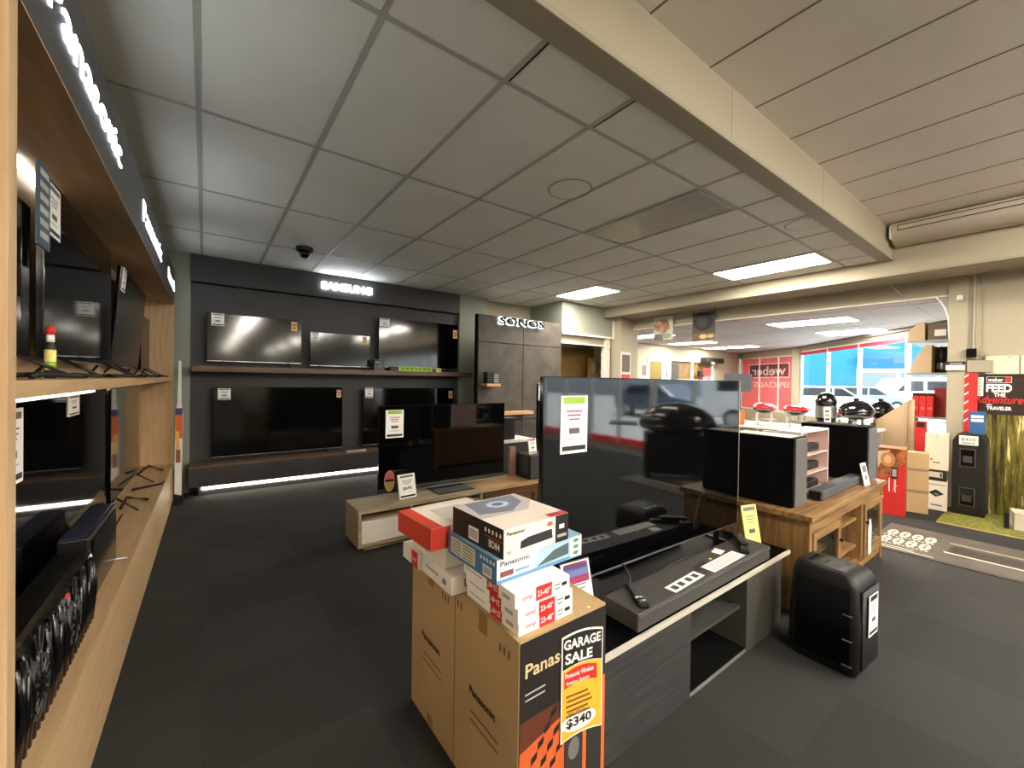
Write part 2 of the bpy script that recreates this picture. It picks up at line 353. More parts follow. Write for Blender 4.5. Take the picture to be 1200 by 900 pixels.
# ---------------------------------------------------------------- outside
m = MB(); m.box(7.2, 90, -60, 90, FL-.16, FL-.1, mat('pale_asphalt', (142, 142, 142), .9, c2=(128, 128, 130), nscale=3)); struct('ground', m)
BB = mat('blue_cladding', (30, 124, 170), .7); BBD = mat('dark_blue_cladding', (34, 104, 166), .7)
# street building, seen through the shop front
t = thing('street_building', 'sky blue warehouse building with dark blue fascia across the street', 'building', (44, 15, FL-.1))
F0 = Vector((28, 26)); F1 = Vector((46, 2)); 
def run(A, B, z0, z1, t0, t1, mt, mb, u0=0, u1=None):
    d = (B-A).normalized(); n_ = Vector((-d.y, d.x))*-1
    if n_.dot(-A) < 0: n_ = -n_
    M = fr((A.x, A.y, 0), (d.x, d.y, 0), (n_.x, n_.y, 0)) if True else None
    uu = (Matrix(((d.x, 0, n_.x, A.x), (d.y, 0, n_.y, A.y), (0, 1, 0, 0), (0, 0, 0, 1))))
    L = (B-A).length; mb.box(u0, L if u1 is None else u1, z0, z1, t0, t1, mt, uu); return uu, L
m = MB(); run(F0, F1, FL-.1, 7.5, -6, 0, BB, m); m.build('wall', t)
m = MB(); U, L = run(F0, F1, 1.3, 2.3, 0, .5, BBD, m, 20.3); m.build('fascia', t)
m = MB(); m.box(20.3, L, FL-.1, 1.3, .02, .2, WHITE, U)
m.build('shopfront', t)
for k in range(4):
    m = MB(); u = 20.6+k*2.4; m.box(u, u+2.1, -.5, 1.0, .2, .26, flat(120, 140, 150), U); m.build('window', t)
def car(name, label, loc, ang, body, van=False, group=None):
    t = thing(name, label, 'van' if van else 'car', (loc[0], loc[1], FL-.1)); R = Matrix.Translation((loc[0], loc[1], FL-.1)) @ Matrix.Rotation(ang, 4, 'Z') @ Matrix(((1, 0, 0, 0), (0, 0, -1, .85), (0, 1, 0, 0), (0, 0, 0, 1)))
    if van: prof = [(-2.5, .35), (2.4, .35), (2.5, .9), (1.9, 1.15), (1.2, 1.95), (-2.4, 2.05), (-2.5, 1.8)]; win = [(.2, 1.2), (1.65, 1.2), (1.12, 1.8), (.2, 1.82)]; win2 = [(-1.9, 1.25), (0, 1.25), (0, 1.8), (-1.9, 1.8)]
    else: prof = [(-2.2, .3), (2.2, .3), (2.25, .62), (2.0, .82), (1.1, .95), (.45, 1.42), (-1.2, 1.45), (-1.9, 1.0), (-2.25, .9)]; win = [(.1, .98), (.95, .98), (.4, 1.34), (.1, 1.36)]; win2 = [(-1.6, 1.0), (0, .98), (0, 1.37), (-1.15, 1.36)]
    bm_ = mat('car_paint_%d_%d_%d' % body, body, .3, coat=.6)
    m = MB(); m.prism(prof, 0, 1.7, bm_, R); m.build('body', t, bev=.06)
    m = MB(); dk = mat('car_window', (30, 38, 46), .08)
    for q in (win, win2): m.prism(q, -.01, 1.71, dk, R)
    m.build('side_window', t)
    for zz in (.1, 1.3): m = MB(); m.box(2.2, 2.27, .62, .78, zz, zz+.3, PAPER, R); m.build('headlamp', t)
    for x in (-1.35, 1.4):
        for z in (-.02, 1.52):
            m = MB(); m.cyl(R @ Vector((x, .33, z)), R @ Vector((x, .33, z+.2)), .33, .33, BLACK, 24); m.cyl(R @ Vector((x, .33, z-.01)), R @ Vector((x, .33, z+.21)), .2, .2, SILVER, 16); m.build('wheel', t)
    return t
car('parked_car', 'silver car parked furthest left outside the shop front window', (24.0, 7.1), math.radians(-50), (196, 204, 212))
car('parked_car', 'pale blue car parked in front of the blue building', (30.0, 7.2), math.radians(-48), (120, 150, 186))
car('parked_van', 'white van parked outside the shop front window', (34.5, 5.6), math.radians(140), (240, 240, 240), True)
car('parked_car', 'white car parked outside at the right end of the shop front', (25.5, 1.2), math.radians(-60), (236, 238, 240))
car('parked_car', 'dark blue car outside, mirrored at the left of the large television', (15.5, -8.5), math.radians(95), (70, 84, 110))
car('parked_van', 'white van outside, mirrored in the middle of the large television', (14.5, -3.2), math.radians(88), (222, 226, 230), True)
car('parked_car', 'grey car outside, mirrored at the right of the large television', (13.6, 1.7-4.0), math.radians(120), (128, 136, 148)).location.x += 6
t = thing('street_building', 'long grey building behind the cars in the side windows mirror image', 'building', (40, -20, FL-.1))
m = MB(); m.box(36, 44, -50, -2, FL-.1, 4.2, flat(150, 156, 162)); m.build('wall', t)
m = MB(); m.box(35.9, 36, -50, -2, 1.4, 2.2, flat(96, 104, 118)); m.build('fascia', t)
# ---------------------------------------------------------------- ceiling lights
def ceiling_light(x0, x1, y0, y1, z, label, lit=True, group=None, dz=.012):
    t = thing('ceiling_light', label, 'light', ((x0+x1)/2, (y0+y1)/2, z), group)
    m = MB(); 
    for a in ((x0, x1, y0, y0+.02), (x0, x1, y1-.02, y1), (x0, x0+.02, y0+.02, y1-.02), (x1-.02, x1, y0+.02, y1-.02)): m.box(a[0], a[1], a[2], a[3], z-dz, z-.0005, WHITE if lit else LGREY)
    m.build('frame', t)
    m = MB(); m.box(x0+.02, x1-.02, y0+.02, y1-.02, z-dz+.004, z-.001, LAMP if lit else mat('unlit_diffuser', (176, 172, 162), .22, c2=(166, 162, 152), nscale=3)); m.build('diffuser', t); return t
ceiling_light(5.378, 5.952, 1.68, 2.85, CE, 'bright rectangular ceiling light in the tiled ceiling beside the beam')
ceiling_light(4.778, 5.352, 4.3, 5.25, CE, 'bright ceiling light in front of the bulkhead at the back')
ceiling_light(2.978, 3.552, 1.68, 2.85, CE, 'unlit glossy ceiling light panel in the tiled ceiling', False)
GF = 'lights in the lower ceiling of the far room'
for i, (x0, x1, y0, y1, lb) in enumerate(((8.95, 9.7, 2.3, 3.63, 'nearest of the lights in the far room ceiling'), (11.2, 12.2, 2.35, 3.5, 'far room ceiling light nearest the shop front window'),
      (8.9, 9.5, 5.9, 7.1, 'far room ceiling light at the left, seen below the dog-eared hanging poster'), (11.4, 12.0, 6.1, 7.4, 'far room ceiling light behind the dark hanging poster'), (13.6, 14.3, 5.9, 7.5, 'furthest far room ceiling light, above the wall heater'))):
    ceiling_light(x0, x1, y0, y1, CE3, lb, True, GF)
GB = 'lights along the higher ceiling behind the camera'
for y in (-1.4, -3.4, -5.6, -9.6, -14, -19):  # nearest rows and right-hand column added for brightness; the rest seen mirrored
    for x in (1.1, 3.5, 5.4) if y > -6 else (1.1, 3.5):
        t = thing('ceiling_light', 'long surface-mounted light on the higher ceiling behind the camera, rows extended to brighten the room', 'light', (x, y, CE2), GB)
        m = MB(); m.box(x-.3, x+.3, y-.6, y+.6, CE2-.02, CE2-.001, WHITE); m.build('housing', t)
        m = MB(); m.box(x-.13, x+.13, y-.58, y+.58, CE2-.085, CE2-.0205, LAMP2); m.build('diffuser', t)  # diffuser made deep so its glowing sides light the ceiling
# ---------------------------------------------------------------- fixtures on ceiling and walls
t = thing('air_conditioner', 'white wall-mounted air conditioner under the higher ceiling', 'air conditioner', (6.2, .2, 1.57))
prof = []
for k in range(9): a = math.pi/2*k/8; prof.append((-.13*math.cos(a)*1.0, -.15*math.sin(a)))
ACM = mat('air_conditioner_casing', (206, 198, 182), .4)
m = MB(); M = Matrix(((1, 0, 0, 6.33), (0, 0, 1, -.75), (0, 1, 0, 1.71), (0, 0, 0, 1)))
pl = [(-.02, .078), (-.24, .078), (-.275, .065), (-.29, .035), (-.29, -.0)] + [(-.29+.25*(1-math.cos(a)), -.0-.137*math.sin(a)) for a in (.3, .6, .9, 1.2, 1.5)] + [(-.02, -.137)]
m.prism([(x, y) for x, y in pl], 0, 1.95, ACM, M, True); m.build('casing', t, bev=.004)
m = MB(); m.box(6.036, 6.045, -.7, 1.14, 1.690, 1.697, INK); m.box(6.036, 6.045, -.7, 1.14, 1.742, 1.749, INK); m.box(6.036, 6.045, 1.133, 1.14, 1.69, 1.749, INK); m.build('vent_slot', t)
m = MB(); m.box(6.035, 6.15, 1.196, 1.206, 1.62, 1.757, WHITE); m.build('end_cap', t)
t = thing('dome_camera', 'small black dome security camera on the tiled ceiling', 'camera', (.893, 5.14, CE-.12))
m = MB(); m.cyl((.893, 5.14, CE-.045), (.893, 5.14, CE-.005), .085, .09, BLACK, 28); m.build('mount', t)
m = MB(); m.lathe((.893, 5.14, CE-.12), [(.0, 0), (.03, .006), (.048, .025), (.055, .05), (.055, .075)], GLOSSB); m.build('dome', t)
def vent(x, y, label):
    m = MB(); m.cyl((x, y, CE-.002), (x, y, CE), .17, .17, flat(176, 174, 162), 40); m.cyl((x, y, CE-.004), (x, y, CE-.002), .155, .155, TILE, 40)
    tag(m.build('speaker_grille'), label, 'ceiling speaker')
p = onZ(668, 222, CE); vent(p.x, p.y, 'round flush grille in the tiled ceiling near the beam')
p = onZ(945, 262, CE); vent(p.x, p.y, 'round flush grille in the tiled ceiling beyond the lit panel')
# wall bits by the pillar
t = thing('motion_sensor', 'small white motion sensor high on the pillar', 'sensor', (6.93, .75, .98))
m = MB(); m.box(6.92, 6.954, .735, .785, .98, 1.05, WHITE, bev=.006); m.build('housing', t); m = MB(); m.box(6.914, 6.921, .745, .775, .985, 1.0, LGREY); m.build('lens', t)
p = onX(1135, 414, 6.96); m = MB(); m.box(6.90, 6.954, .62, .70, p.z-.05, p.z+.05, GLOSSB, bev=.006); m.box(6.955, 7.0, .64, .68, p.z-.02, p.z+.02, CREAMD)
tag(m.build('wall_speaker'), 'small black box speaker on the pillar above the poster', 'speaker')
m = MB(); m.box(6.94, 6.998, .5, .695, .165, .30, CREAMD, bev=.004); tag(m.build('junction_box'), 'cream junction box under the black wall speaker', 'box')
m = MB(); m.box(6.93, 6.953, .71, .86, .25, .29, INK); m.box(6.93, 6.953, .71, .86, .19, .25, OFFW); M = FX(6.93, .85, .19); m.rect(M, .02, .073, .12, .083, LGREY); tag(m.build('notice'), 'small black and cream notice on the pillar', 'sign')
t = thing('meter_cabinet', 'cream double door meter cabinet on the right wall above the poster', 'cabinet', (6.98, .2, .14))
m = MB(); m.box(6.97, 7.0, -.3, .57, .14, .35, CREAM); m.build('body', t, bev=.004)
for a, b in ((.32, .555), (.08, .31), (-.28, .07)):
    m = MB(); m.box(6.955, 6.97, a, b, .145, .34, mat('cabinet_door_cream', (224, 214, 182), .5)); m.build('door', t, bev=.002)
m = MB(); m.box(6.945, 6.956, .36, .4, .325, .33, GREY); m.build('handle', t)
# cable drop by the opening
m = MB(); pts = [onX(x, y, 7.0) for x, y in ((1097, 348), (1103, 354), (1108, 362), (1112, 372), (1113, 400))]; m.tube([(6.96, p.y, p.z) for p in pts], .008, WHITE); tag(m.build('cable'), 'white cable drooping from the opening header down the pillar', 'cable')
m = MB(); m.tube([(6.7, 1.37, 1.262), (6.8, 1.3, 1.2), (6.95, 1.25, 1.12)], .003, OFFW); tag(m.build('cable'), 'thin white wire hanging from the cornice corner', 'cable')
# ================================================================ CARDS AND TELEVISIONS
def card(mb, M, w_, h_, style='plain', price=None, back=PAPER):
    mb.box(0, w_, 0, h_, 0, .003, YEL if style == 'yellow' else back, M)
    o = .0036; hd = {'plain': GREY, 'green': GREEN, 'purple': flat(150, 44, 90), 'yellow': GREY, 'red': flat(190, 40, 60), 'dark': INK}[style]
    mb.rect(M, .1*w_, .86*h_, .9*w_, .95*h_ if style in ('plain', 'yellow') else .98*h_, hd, o)
    if style == 'purple': mb.rect(M, .06*w_, .62*h_, .94*w_, .75*h_, hd, o); mb.rect(M, .06*w_, .75*h_, .94*w_, .96*h_, flat(96, 110, 170), o)
    if style != 'yellow': mb.rect(M, .06*w_, .05*h_, .94*w_, .13*h_, flat(120, 60, 70) if style == 'red' else INK, o)
    for k in range(3): mb.rect(M, (.2+.05*k)*w_, (.72-.07*k)*h_ - (.14*h_ if style == 'purple' else 0), (.8-.05*k)*w_, (.745-.07*k)*h_ - (.14*h_ if style == 'purple' else 0), GREY if style != 'green' else flat(160, 40, 110), o)
    if price: mb.txt(M, price, w_/2, .33*h_, .15*h_, INK if style != 'red' else RED, w=.55*w_, off=o, al='C', bold=.02)
    else: mb.rect(M, .3*w_, .34*h_, .7*w_, .44*h_, flat(90, 84, 84), o)
    mb.rect(M, .2*w_, .24*h_, .8*w_, .26*h_, LGREY, o)
def sub(M, u, v, n=0, rz=0): return M @ Matrix.Translation((u, v, n)) @ Matrix.Rotation(rz, 4, 'Z')
def tv(M, w_, h_, label, stand='feet', gap=.05, cards=(), energy=None, glass=None, group=None, fd=.13, name='television'):
    o = M @ Vector((w_/2, -gap, 0)); t = thing(name, label, 'television', o, group)
    m = MB(); m.box(0, w_, 0, h_, -.022, 0, GLOSSB, M, bev=.002); m.box(.12*w_, .88*w_, .06*h_, .62*h_, -.058, -.022, BLACK, M); m.build('casing', t)
    m = MB(); m.box(.005, w_-.005, .014, h_-.005, 0, .0015, glass or SCREEN, M); m.build('screen', t)
    m = MB(); m.box(.0, w_, .0, .007, 0, .003, SILVER, M); m.build('lower_trim', t)
    if stand == 'feet':
        for u in (.16*w_, .84*w_):
            m = MB(); a = -1 if u < w_/2 else 1
            m.tube([M @ Vector((u, .02, -.012)), M @ Vector((u+a*.03, -gap+.008, fd-.01))], .007, BLACK, 6); m.tube([M @ Vector((u, .02, -.012)), M @ Vector((u+a*.03, -gap+.008, -fd*.5))], .007, BLACK, 6)
            m.build('foot', t)
    if stand == 'pedestal':
        m = MB(); m.box(.36*w_, .64*w_, -gap+.0005, -gap+.009, -.06, fd, BLACK, M, bev=.003); m.prism([(.44*w_, -gap+.008), (.56*w_, -gap+.008), (.54*w_, .04), (.46*w_, .04)], -.04, -.02, BLACK, M); m.build('stand', t)
    for (u, v, cw, ch, st, pr_) in cards:
        m = MB(); card(m, sub(M, u, v, .002), cw, ch, st, pr_); m.build('price_card', t, label='white price card stuck on the screen')
    if energy:
        u, v, s_ = energy; m = MB(); m.box(u, u+s_, v, v+s_*.8, .0016, .0026, flat(222, 176, 164), M); m.rect(M, u+.1*s_, v+.1*s_, u+.9*s_, v+.32*s_, RED, .003)
        m.box(u, u+s_, v-s_*.95, v-s_*.05, .0016, .0026, flat(238, 214, 120), M); m.disc(M, u+.5*s_, v-.4*s_, .3*s_, .22*s_, flat(200, 90, 40), .003); m.build('energy_label', t, label='red and yellow energy rating labels')
    return t
# ================================================================ LEFT SHELVING
ML = fr((-.335, 0, 0), (.01, 1, 0), (1, -.01, 0))
t = thing('display_unit', 'long oak display unit with lit brand valance along the left wall', 'shelving', (-.4, 3.6, FL))
m = MB(); m.box(1.29, 1.337, FL, 1.16, -.27, .0, OAK_Z, ML); m.build('upright', t, bev=.001)
m = MB(); m.box(5.95, 5.99, FL, 1.15, -.27, .0, OAK_Z, ML); m.build('upright', t, bev=.001)
m = MB(); m.box(1.2, 6.0, FL, 1.15, -.285, -.27, OAK_Z, ML); m.build('back_panel', t)
m = MB(); m.box(1.337, 5.95, .80, .825, -.27, -.021, OAK_Y, ML); m.build('top_panel', t)
m = MB(); m.box(1.337, 5.95, -.055, -.015, -.27, 0, OAK_Y, ML); m.build('shelf', t, bev=.001)
m = MB(); m.box(1.337, 5.95, -1.02, -.98, -.27, 0, OAK_Y, ML); m.build('bench_top', t, bev=.001)
for a, b in ((1.337, 2.48), (2.484, 4.2), (4.204, 5.95)):
    m = MB(); m.box(a, b, FL, -1.02, -.02, -.002, OAK_Y, ML); m.build('bench_front', t, bev=.001)
m = MB(); m.box(1.337, 6.0, .80, 1.15, -.02, 0, CHAR, ML); m.box(1.337, 6.0, .795, .80, -.02, .002, OAK_Y, ML); m.build('valance', t)
for a, b in ((2.30, 2.66),):
    m = MB(); m.box(a, b, .785, .80, -.268, -.235, mat('dim_led_light', (255, 255, 255), .5, emit=(240, 244, 250), es=1.6), ML); m.build('light_strip', t)
m = MB(); m.box(1.4, 3.62, -.106, -.058, -.268, -.25, LED, ML); m.build('light_strip', t)
for k, (a, b, h_) in enumerate(((1.53, 2.57, .125), (3.32, 4.46, .125), (5.14, 5.92, .11))):
    m = MB(); lab = ('large lit white lettering on the valance, nearest the camera', 'lit white lettering on the valance between two other signs', 'lit white lettering at the far end of the valance')[k]
    m.txt(ML, 'Panasonic', a, .93, h_, LETTER, w=b-a, off=.001, ext=.002, bold=.0); m.build('lit_lettering', t, label=lab)
# televisions on the upper shelf
def onL(u, v, n=-.2): return sub(ML, u, v, n)
tv(onL(1.36, .055, -.20), .90, .55, 'black television nearest the camera on the oak upper shelf', gap=.065, glass=SCREEN)
tv(onL(2.28, .055, -.17), 1.27, .70, 'large glossy television in the middle of the oak upper shelf, reflecting ceiling lights', gap=.065, cards=((.02, .48, .16, .2, 'plain', None),))
m = MB(); M = onL(2.03, .43, -.135); m.box(0, .13, 0, .28, 0, .006, flat(70, 84, 98), M)
for k in range(6): m.rect(M, .02, .24-.042*k, .11, .262-.042*k, LGREY, .007)
tag(m.build('hanging_banner'), 'narrow grey blue feature strip hung between the two nearest televisions', 'sign')
Mt = onL(3.84, .055, -.212) @ Matrix.Rotation(math.radians(4.5), 4, 'X')
tv(Mt, 1.28, .69, 'forward tilted television right of the large one on the oak upper shelf', gap=.065, glass=mat('television_glass_dull', (5, 5, 6), .25, ior=1.25), cards=((.04, .53, .14, .16, 'plain', None),))
tv(onL(5.22, .055, -.2), .66, .53, 'small television at the far end of the oak upper shelf with a brown reflection painted into the screen', gap=.065, glass=mat('glass_painted_reflection', (54, 40, 32), .3))  # brown glass colour stands in for what the screen mirrors
t = thing('spray_bottle', 'small red-topped bottle with yellow label standing before the large upper television', 'bottle', ML @ Vector((2.22, -.015, -.14)))
bc = ML @ Vector((2.22, -.015, -.14))
m = MB(); m.lathe(bc, [(.014, 0), (.015, .004), (.015, .10), (.013, .118), (.009, .128), (.009, .14)], flat(40, 38, 34), 20); m.build('bottle_body', t)
m = MB(); m.lathe(bc, [(.0155, .03), (.0156, .032), (.0156, .102), (.0155, .104)], YEL, 20); m.lathe(bc, [(.0159, .04), (.0159, .06)], GREEN, 20); m.build('paper_label', t)
m = MB(); m.lathe(bc, [(.011, .132), (.0115, .145), (.01, .16)], WHITE, 18); m.lathe(bc, [(.0125, .16), (.013, .175), (.009, .19), (0, .193)], RED, 18); m.build('cap', t)
for i, (u, v, lb) in enumerate(((1.6, .0, 'pair of crossed black metal brackets lying at the near end of the upper shelf'), (2.7, .0, 'crossed black metal brackets lying in the middle of the upper shelf'), (3.9, 0, 'black metal brackets lying under the tilted television'), (4.9, 0, 'black metal brackets lying towards the far end of the upper shelf'))):
    m = MB()
    for (a, b, c, d_) in ((0, -.04, .5, -.13), (.1, -.12, .45, -.02), (.5, -.02, .75, -.12), (.55, -.12, .9, -.04)):
        m.tube([ML @ Vector((u+a*.9, -.006, b)), ML @ Vector((u+(a+c)*.45, .0, (b+d_)/2+.0)), ML @ Vector((u+c*.9, -.006, d_))], .008, BLACK, 6)
    tag(m.build('metal_bracket'), lb, 'bracket')
# lower televisions
tv(onL(1.9, -.88, -.21), 1.76, .78, 'large black television standing on the oak bench at the near end', gap=.095, fd=.03, cards=((.12, .50, .2, .26, 'plain', None), (.9, .68, .2, .1, 'plain', None)))
tv(onL(3.78, -.88, -.2), 1.35, .79, 'glossy television on the oak bench further along, mirroring the bat-shaped display', gap=.095)
for (pts, lb) in ((((4.10, -.19), (4.45, -.20), (4.30, -.06)), 'V-shaped black metal bracket on the bench below the mirroring television'), (((4.72, -.2), (4.85, -.02), (4.95, -.01)), 'straight black metal bracket in the middle of the empty end of the bench'), (((5.4, -.24), (5.9, -.2), (5.55, -.06)), 'V-shaped black metal bracket at the far end of the bench')):
    m = MB(); m.tube([ML @ Vector((a, -.97, b)) for a, b in pts], .010, BLACK, 6); tag(m.build('metal_bracket'), lb, 'bracket')
# hi-fi things at the near end of the bench
t = thing('party_speaker', 'large black glossy party speaker wrapped in film at the near end of the bench', 'speaker', (-.47, 2.0, -.98))
WR = mat('wrapped_gloss_plastic', (12, 12, 13), .14, bump=1.0, bscale=14)
m = MB(); m.box(1.36, 2.36, -.98, -.70, -.165, -.045, WR, ML, bev=.03); m.build('cabinet', t)
m = MB()
rr = random.Random(3)
for k in range(26):
    u = 1.42+.035*k; a = ML @ Vector((u, -.97, -.043)); b = ML @ Vector((u+rr.uniform(-.05, .05), -.71+rr.uniform(-.02, .01), -.043+rr.uniform(-.004, .006))); mid = (a+b)/2 + Vector((rr.uniform(0, .012), rr.uniform(-.03, .03), 0)); m.tube([a, mid, b], .007, WR, 5)
m.build('plastic_film', t, label='crinkled clear film over the front', kind='stuff')
for (u, v, r) in ((1.66, -.85, .085), (2.02, -.84, .08)):
    m = MB(); c = ML @ Vector((u, v, -.046)); A = Vector((1, -.01, 0)); m.cyl(c, c+A*.012, r, r*.96, DGREY, 32); m.cyl(c+A*.012, c+A*.0125, r*.8, r*.8, BLACKM, 32); m.cyl(c+A*.0125, c+A*.017, r*.35, r*.2, GLOSSB, 24)
    for q in range(12): a = q*math.pi/6; d_ = Vector((-.0, math.cos(a), math.sin(a))); m.cyl(c+A*.0125+d_*r*.42, c+A*.0125+d_*r*.78, .004, .004, DGREY, 6)
    m.build('woofer', t)
m = MB(); M = onL(1.85, -.73, -.043); m.box(0, .06, 0, .014, 0, .006, SILVER, M); m.box(.08, .095, 0, .014, 0, .006, RED, M); m.build('control_strip', t)
t = thing('boxed_stereo', 'black stereo cabinet with dark blue top behind the wrapped party speaker', 'stereo', (-.5, 2.65, -.98))
m = MB(); m.box(2.42, 3.0, -.98, -.68, -.165, -.07, BLACK, ML, bev=.006); m.build('cabinet', t); m = MB(); m.box(2.43, 2.99, -.68, -.672, -.16, -.08, mat('dark_blue_gloss', (34, 38, 62), .25), ML); m.build('top_panel', t)
m = MB(); m.box(2.45, 2.97, -.96, -.7, -.07, -.062, GLOSSB, ML); m.build('front_panel', t)
t = thing('folded_screen', 'small black tablet-like panel leaning on the bench beside the stereo', 'monitor', (-.38, 2.9, -.98))
m = MB(); M = sub(ML, 3.02, -.975, -.16) @ Matrix.Rotation(.5, 4, 'X'); m.box(0, .35, 0, .16, -.01, 0, BLACK, M, bev=.003); m.build('panel', t); m = MB(); m.tube([ML @ Vector((2.98, -.972, -.02)), ML @ Vector((3.0, -.972, -.14))], .006, SILVER, 6); m.build('foot', t)
# bat shaped cardboard display
m = MB(); M = FY(-.23, 5.80, FL+.12-.12)
t = thing('cardboard_display', 'tall white bat-shaped cardboard display standing at the end of the oak unit', 'display', (-.215, 5.8, FL))
m = MB(); M = FY(-.245, 5.75, FL+.1); m.prism([(-.01, .02), (.05, 0), (.058, .9), (.045, 1.0), (.042, 1.46), (.02, 1.47), (.012, 1.02), (-.005, .9)], -.03, 0, WHITE, M); m.rect(M, -.004, .62, .055, .9, ORANGE, .001); m.rect(M, .0, .5, .03, .7, flat(240, 190, 90), .0015); m.rect(M, -.004, .88, .055, .95, flat(70, 60, 120), .0017); m.rect(M, 0, .36, .04, .5, flat(150, 90, 60), .0013); m.build('panel', t)
m = MB(); m.box(-.26, -.18, 5.72, 5.84, FL, FL+.1, BLACK); m.build('base', t)
# ================================================================ BACK WALL DISPLAY
t = thing('wall_shelf', 'long walnut shelf with televisions on the dark back wall', 'shelf', (1.7, 6.1, .06))
m = MB(); m.box(-.12, 3.6, 5.97, 6.235, .055, .12, SHELFW); m.build('board', t, bev=.002)
t = thing('display_bench', 'long low charcoal bench lit from below along the dark back wall', 'bench', (1.7, 6.0, FL))
m = MB(); m.box(-.14, 3.5, 5.9, 6.235, -1.27, -1.05, CHAR); m.build('body', t, bev=.003)
m = MB(); m.box(-.14, 3.5, 5.895, 6.235, -1.05, -1.03, SHELFW); m.build('top', t, bev=.002)
m = MB(); m.box(-.05, 3.5, 6.06, 6.2, FL, -1.27, CHAR); m.build('plinth', t)
m = MB(); m.box(-.02, 3.48, 6.04, 6.058, -1.335, -1.305, LED); m.build('light_strip', t)
def backtv(x0, x1, z0, z1, surf, label, **k): return tv(FY(x0, 6.17, z0), x1-x0, z1-z0, label, gap=z0-surf, fd=.07, **k)
backtv(.02, 1.045, .185, .765, .12, 'television at the left of the walnut shelf, mirroring yellow ceiling lights', cards=((.04, .43, .13, .15, 'plain', None),), energy=(.90, .5, .07), glass=SCREENR)
backtv(1.15, 1.96, .165, .625, .12, 'small television in the middle of the walnut shelf', cards=((.01, .33, .1, .13, 'plain', None),), energy=(.7, .4, .06), glass=SCREENR)
backtv(2.09, 3.43, .17, .92, .12, 'large television at the right of the walnut shelf, above the green box', cards=((.01, .6, .15, .14, 'plain', None),), energy=(1.25, .6, .08), glass=SCREENR)
backtv(.08, 1.58, -.985, -.13, -1.03, 'large black television on the charcoal bench at the left', cards=((.05, .7, .13, .14, 'plain', None),), energy=(1.42, .77, .06), glass=SCREENR)
backtv(1.87, 3.36, -.985, -.14, -1.03, 'black television on the charcoal bench, half hidden behind the oak cabinet television', cards=((.03, .7, .11, .15, 'plain', None),), energy=(1.4, .74, .07), glass=SCREENR)
t = thing('lit_sign', 'lit white lettering high on the dark back wall fascia', 'sign', (1.64, 6.22, 1.24))
m = MB(); m.txt(FY(0, 6.232, 1.245), 'SAMSUNG', 1.30, 0, .105, LETTER, w=.70, off=.0, ext=.02, bold=.03); m.build('lettering', t)
t = thing('boxed_speaker', 'small black boxed speaker on the walnut shelf between two televisions', 'box', (2.1, 6.05, .12))
m = MB(); m.box(1.97, 2.12, 6.0, 6.1, .12, .28, GLOSSB); M = FY(1.97, 5.999, .12); m.rect(M, .02, .11, .1, .125, LGREY); m.rect(M, .05, .04, .1, .09, GREY); m.build('carton', t)
t = thing('boxed_soundbar', 'long bright green boxed soundbar lying on the walnut shelf', 'box', (2.6, 6.0, .12))
m = MB(); m.box(2.33, 2.88, 5.98, 6.08, .12, .19, mat('lime_green_card', (176, 206, 50), .5)); M = FY(2.33, 5.979, .12)
for k in range(7): m.rect(M, .04+.07*k, .025, .09+.07*k, .05, flat(90, 120, 30))
m.build('carton', t); m = MB(); m.box(2.2, 2.33, 5.985, 6.08, .12, .18, BLACK); m.build('end_flap', t)
m = MB(); m.box(2.95, 3.03, 5.98, 6.05, .12, .18, YEL); m.rect(FY(2.95, 5.979, .12), .01, .01, .07, .05, GREEN); tag(m.build('small_box'), 'tiny yellow and green box beside the green soundbar carton', 'box')
m = MB(); m.box(1.58, 1.85, 5.93, 5.97, -1.03, -1.0, LGREY, bev=.004); tag(m.build('remote_tray'), 'thin pale bar lying on the charcoal bench between two televisions', 'box')
# ================================================================ SPEAKER BRAND WALL
STONE = mat('stone_panel', (76, 71, 64), .7, c2=(60, 56, 50), nscale=5)
t = thing('brand_panel', 'tall grey stone-look panel with backlit lettering on the back wall', 'display', (4.3, 5.5, FL))
for (x0, x1) in ((3.4, 4.275), (4.285, 5.15)):
    for (z0, z1) in ((FL, -.65), (-.64, .595), (.605, 1.03)):
        if z1 == 1.03: z0 = .605
        m = MB(); m.box(x0, x1, 5.46, 5.5, z0, z1, STONE); m.build('stone_tile', t, bev=.002)
m = MB(); m.box(3.39, 5.16, 5.5, 5.56, FL, 1.035, BLACKM); m.build('backing_frame', t)
LETTER2 = mat('halo_letter', (255, 255, 255), .5, emit=(236, 246, 255), es=1.3)
m = MB(); M = FY(3.75, 5.40, .90); m.txt(M, 'SONOS', 0, 0, .11, BLACKM, w=.93, off=0, ext=.012, bold=.03); m.build('lettering', t, label='dark lettering lit from behind')
m = MB(); M = FY(3.75, 5.43, .90); m.txt(M, 'SONOS', -.014, -.012, .134, LETTER2, w=.958, off=0, ext=.004, bold=.03); m.build('halo_lettering', t, label='white glowing backing of the letters')
p = onY(578, 451, 5.4)
t = thing('small_shelf', 'small oak shelf holding a black speaker on the stone panel', 'shelf', (3.58, 5.38, p.z))
m = MB(); m.box(3.44, 3.69, 5.26, 5.458, p.z-.02, p.z+.02, wood('light_oak_board', (214, 168, 120), (196, 150, 104), 'x')); m.build('board', t)  # paler oak used for the two small shelves
m = MB(); m.box(3.47, 3.56, 5.3, 5.42, p.z+.02, p.z+.2, BLACK, bev=.006); tag(m.build('smart_speaker'), 'small black speaker on the small oak shelf of the stone panel', 'speaker')
m = MB(); m.box(3.575, 3.7, 5.3, 5.38, p.z+.02, p.z+.19, DGREY); M = FY(3.575, 5.299, p.z+.02)
for k in range(4): m.rect(M, .02, .02+.035*k, .1, .035+.035*k, LGREY)
tag(m.build('information_stand'), 'dark information block beside the speaker on the small oak shelf', 'sign')
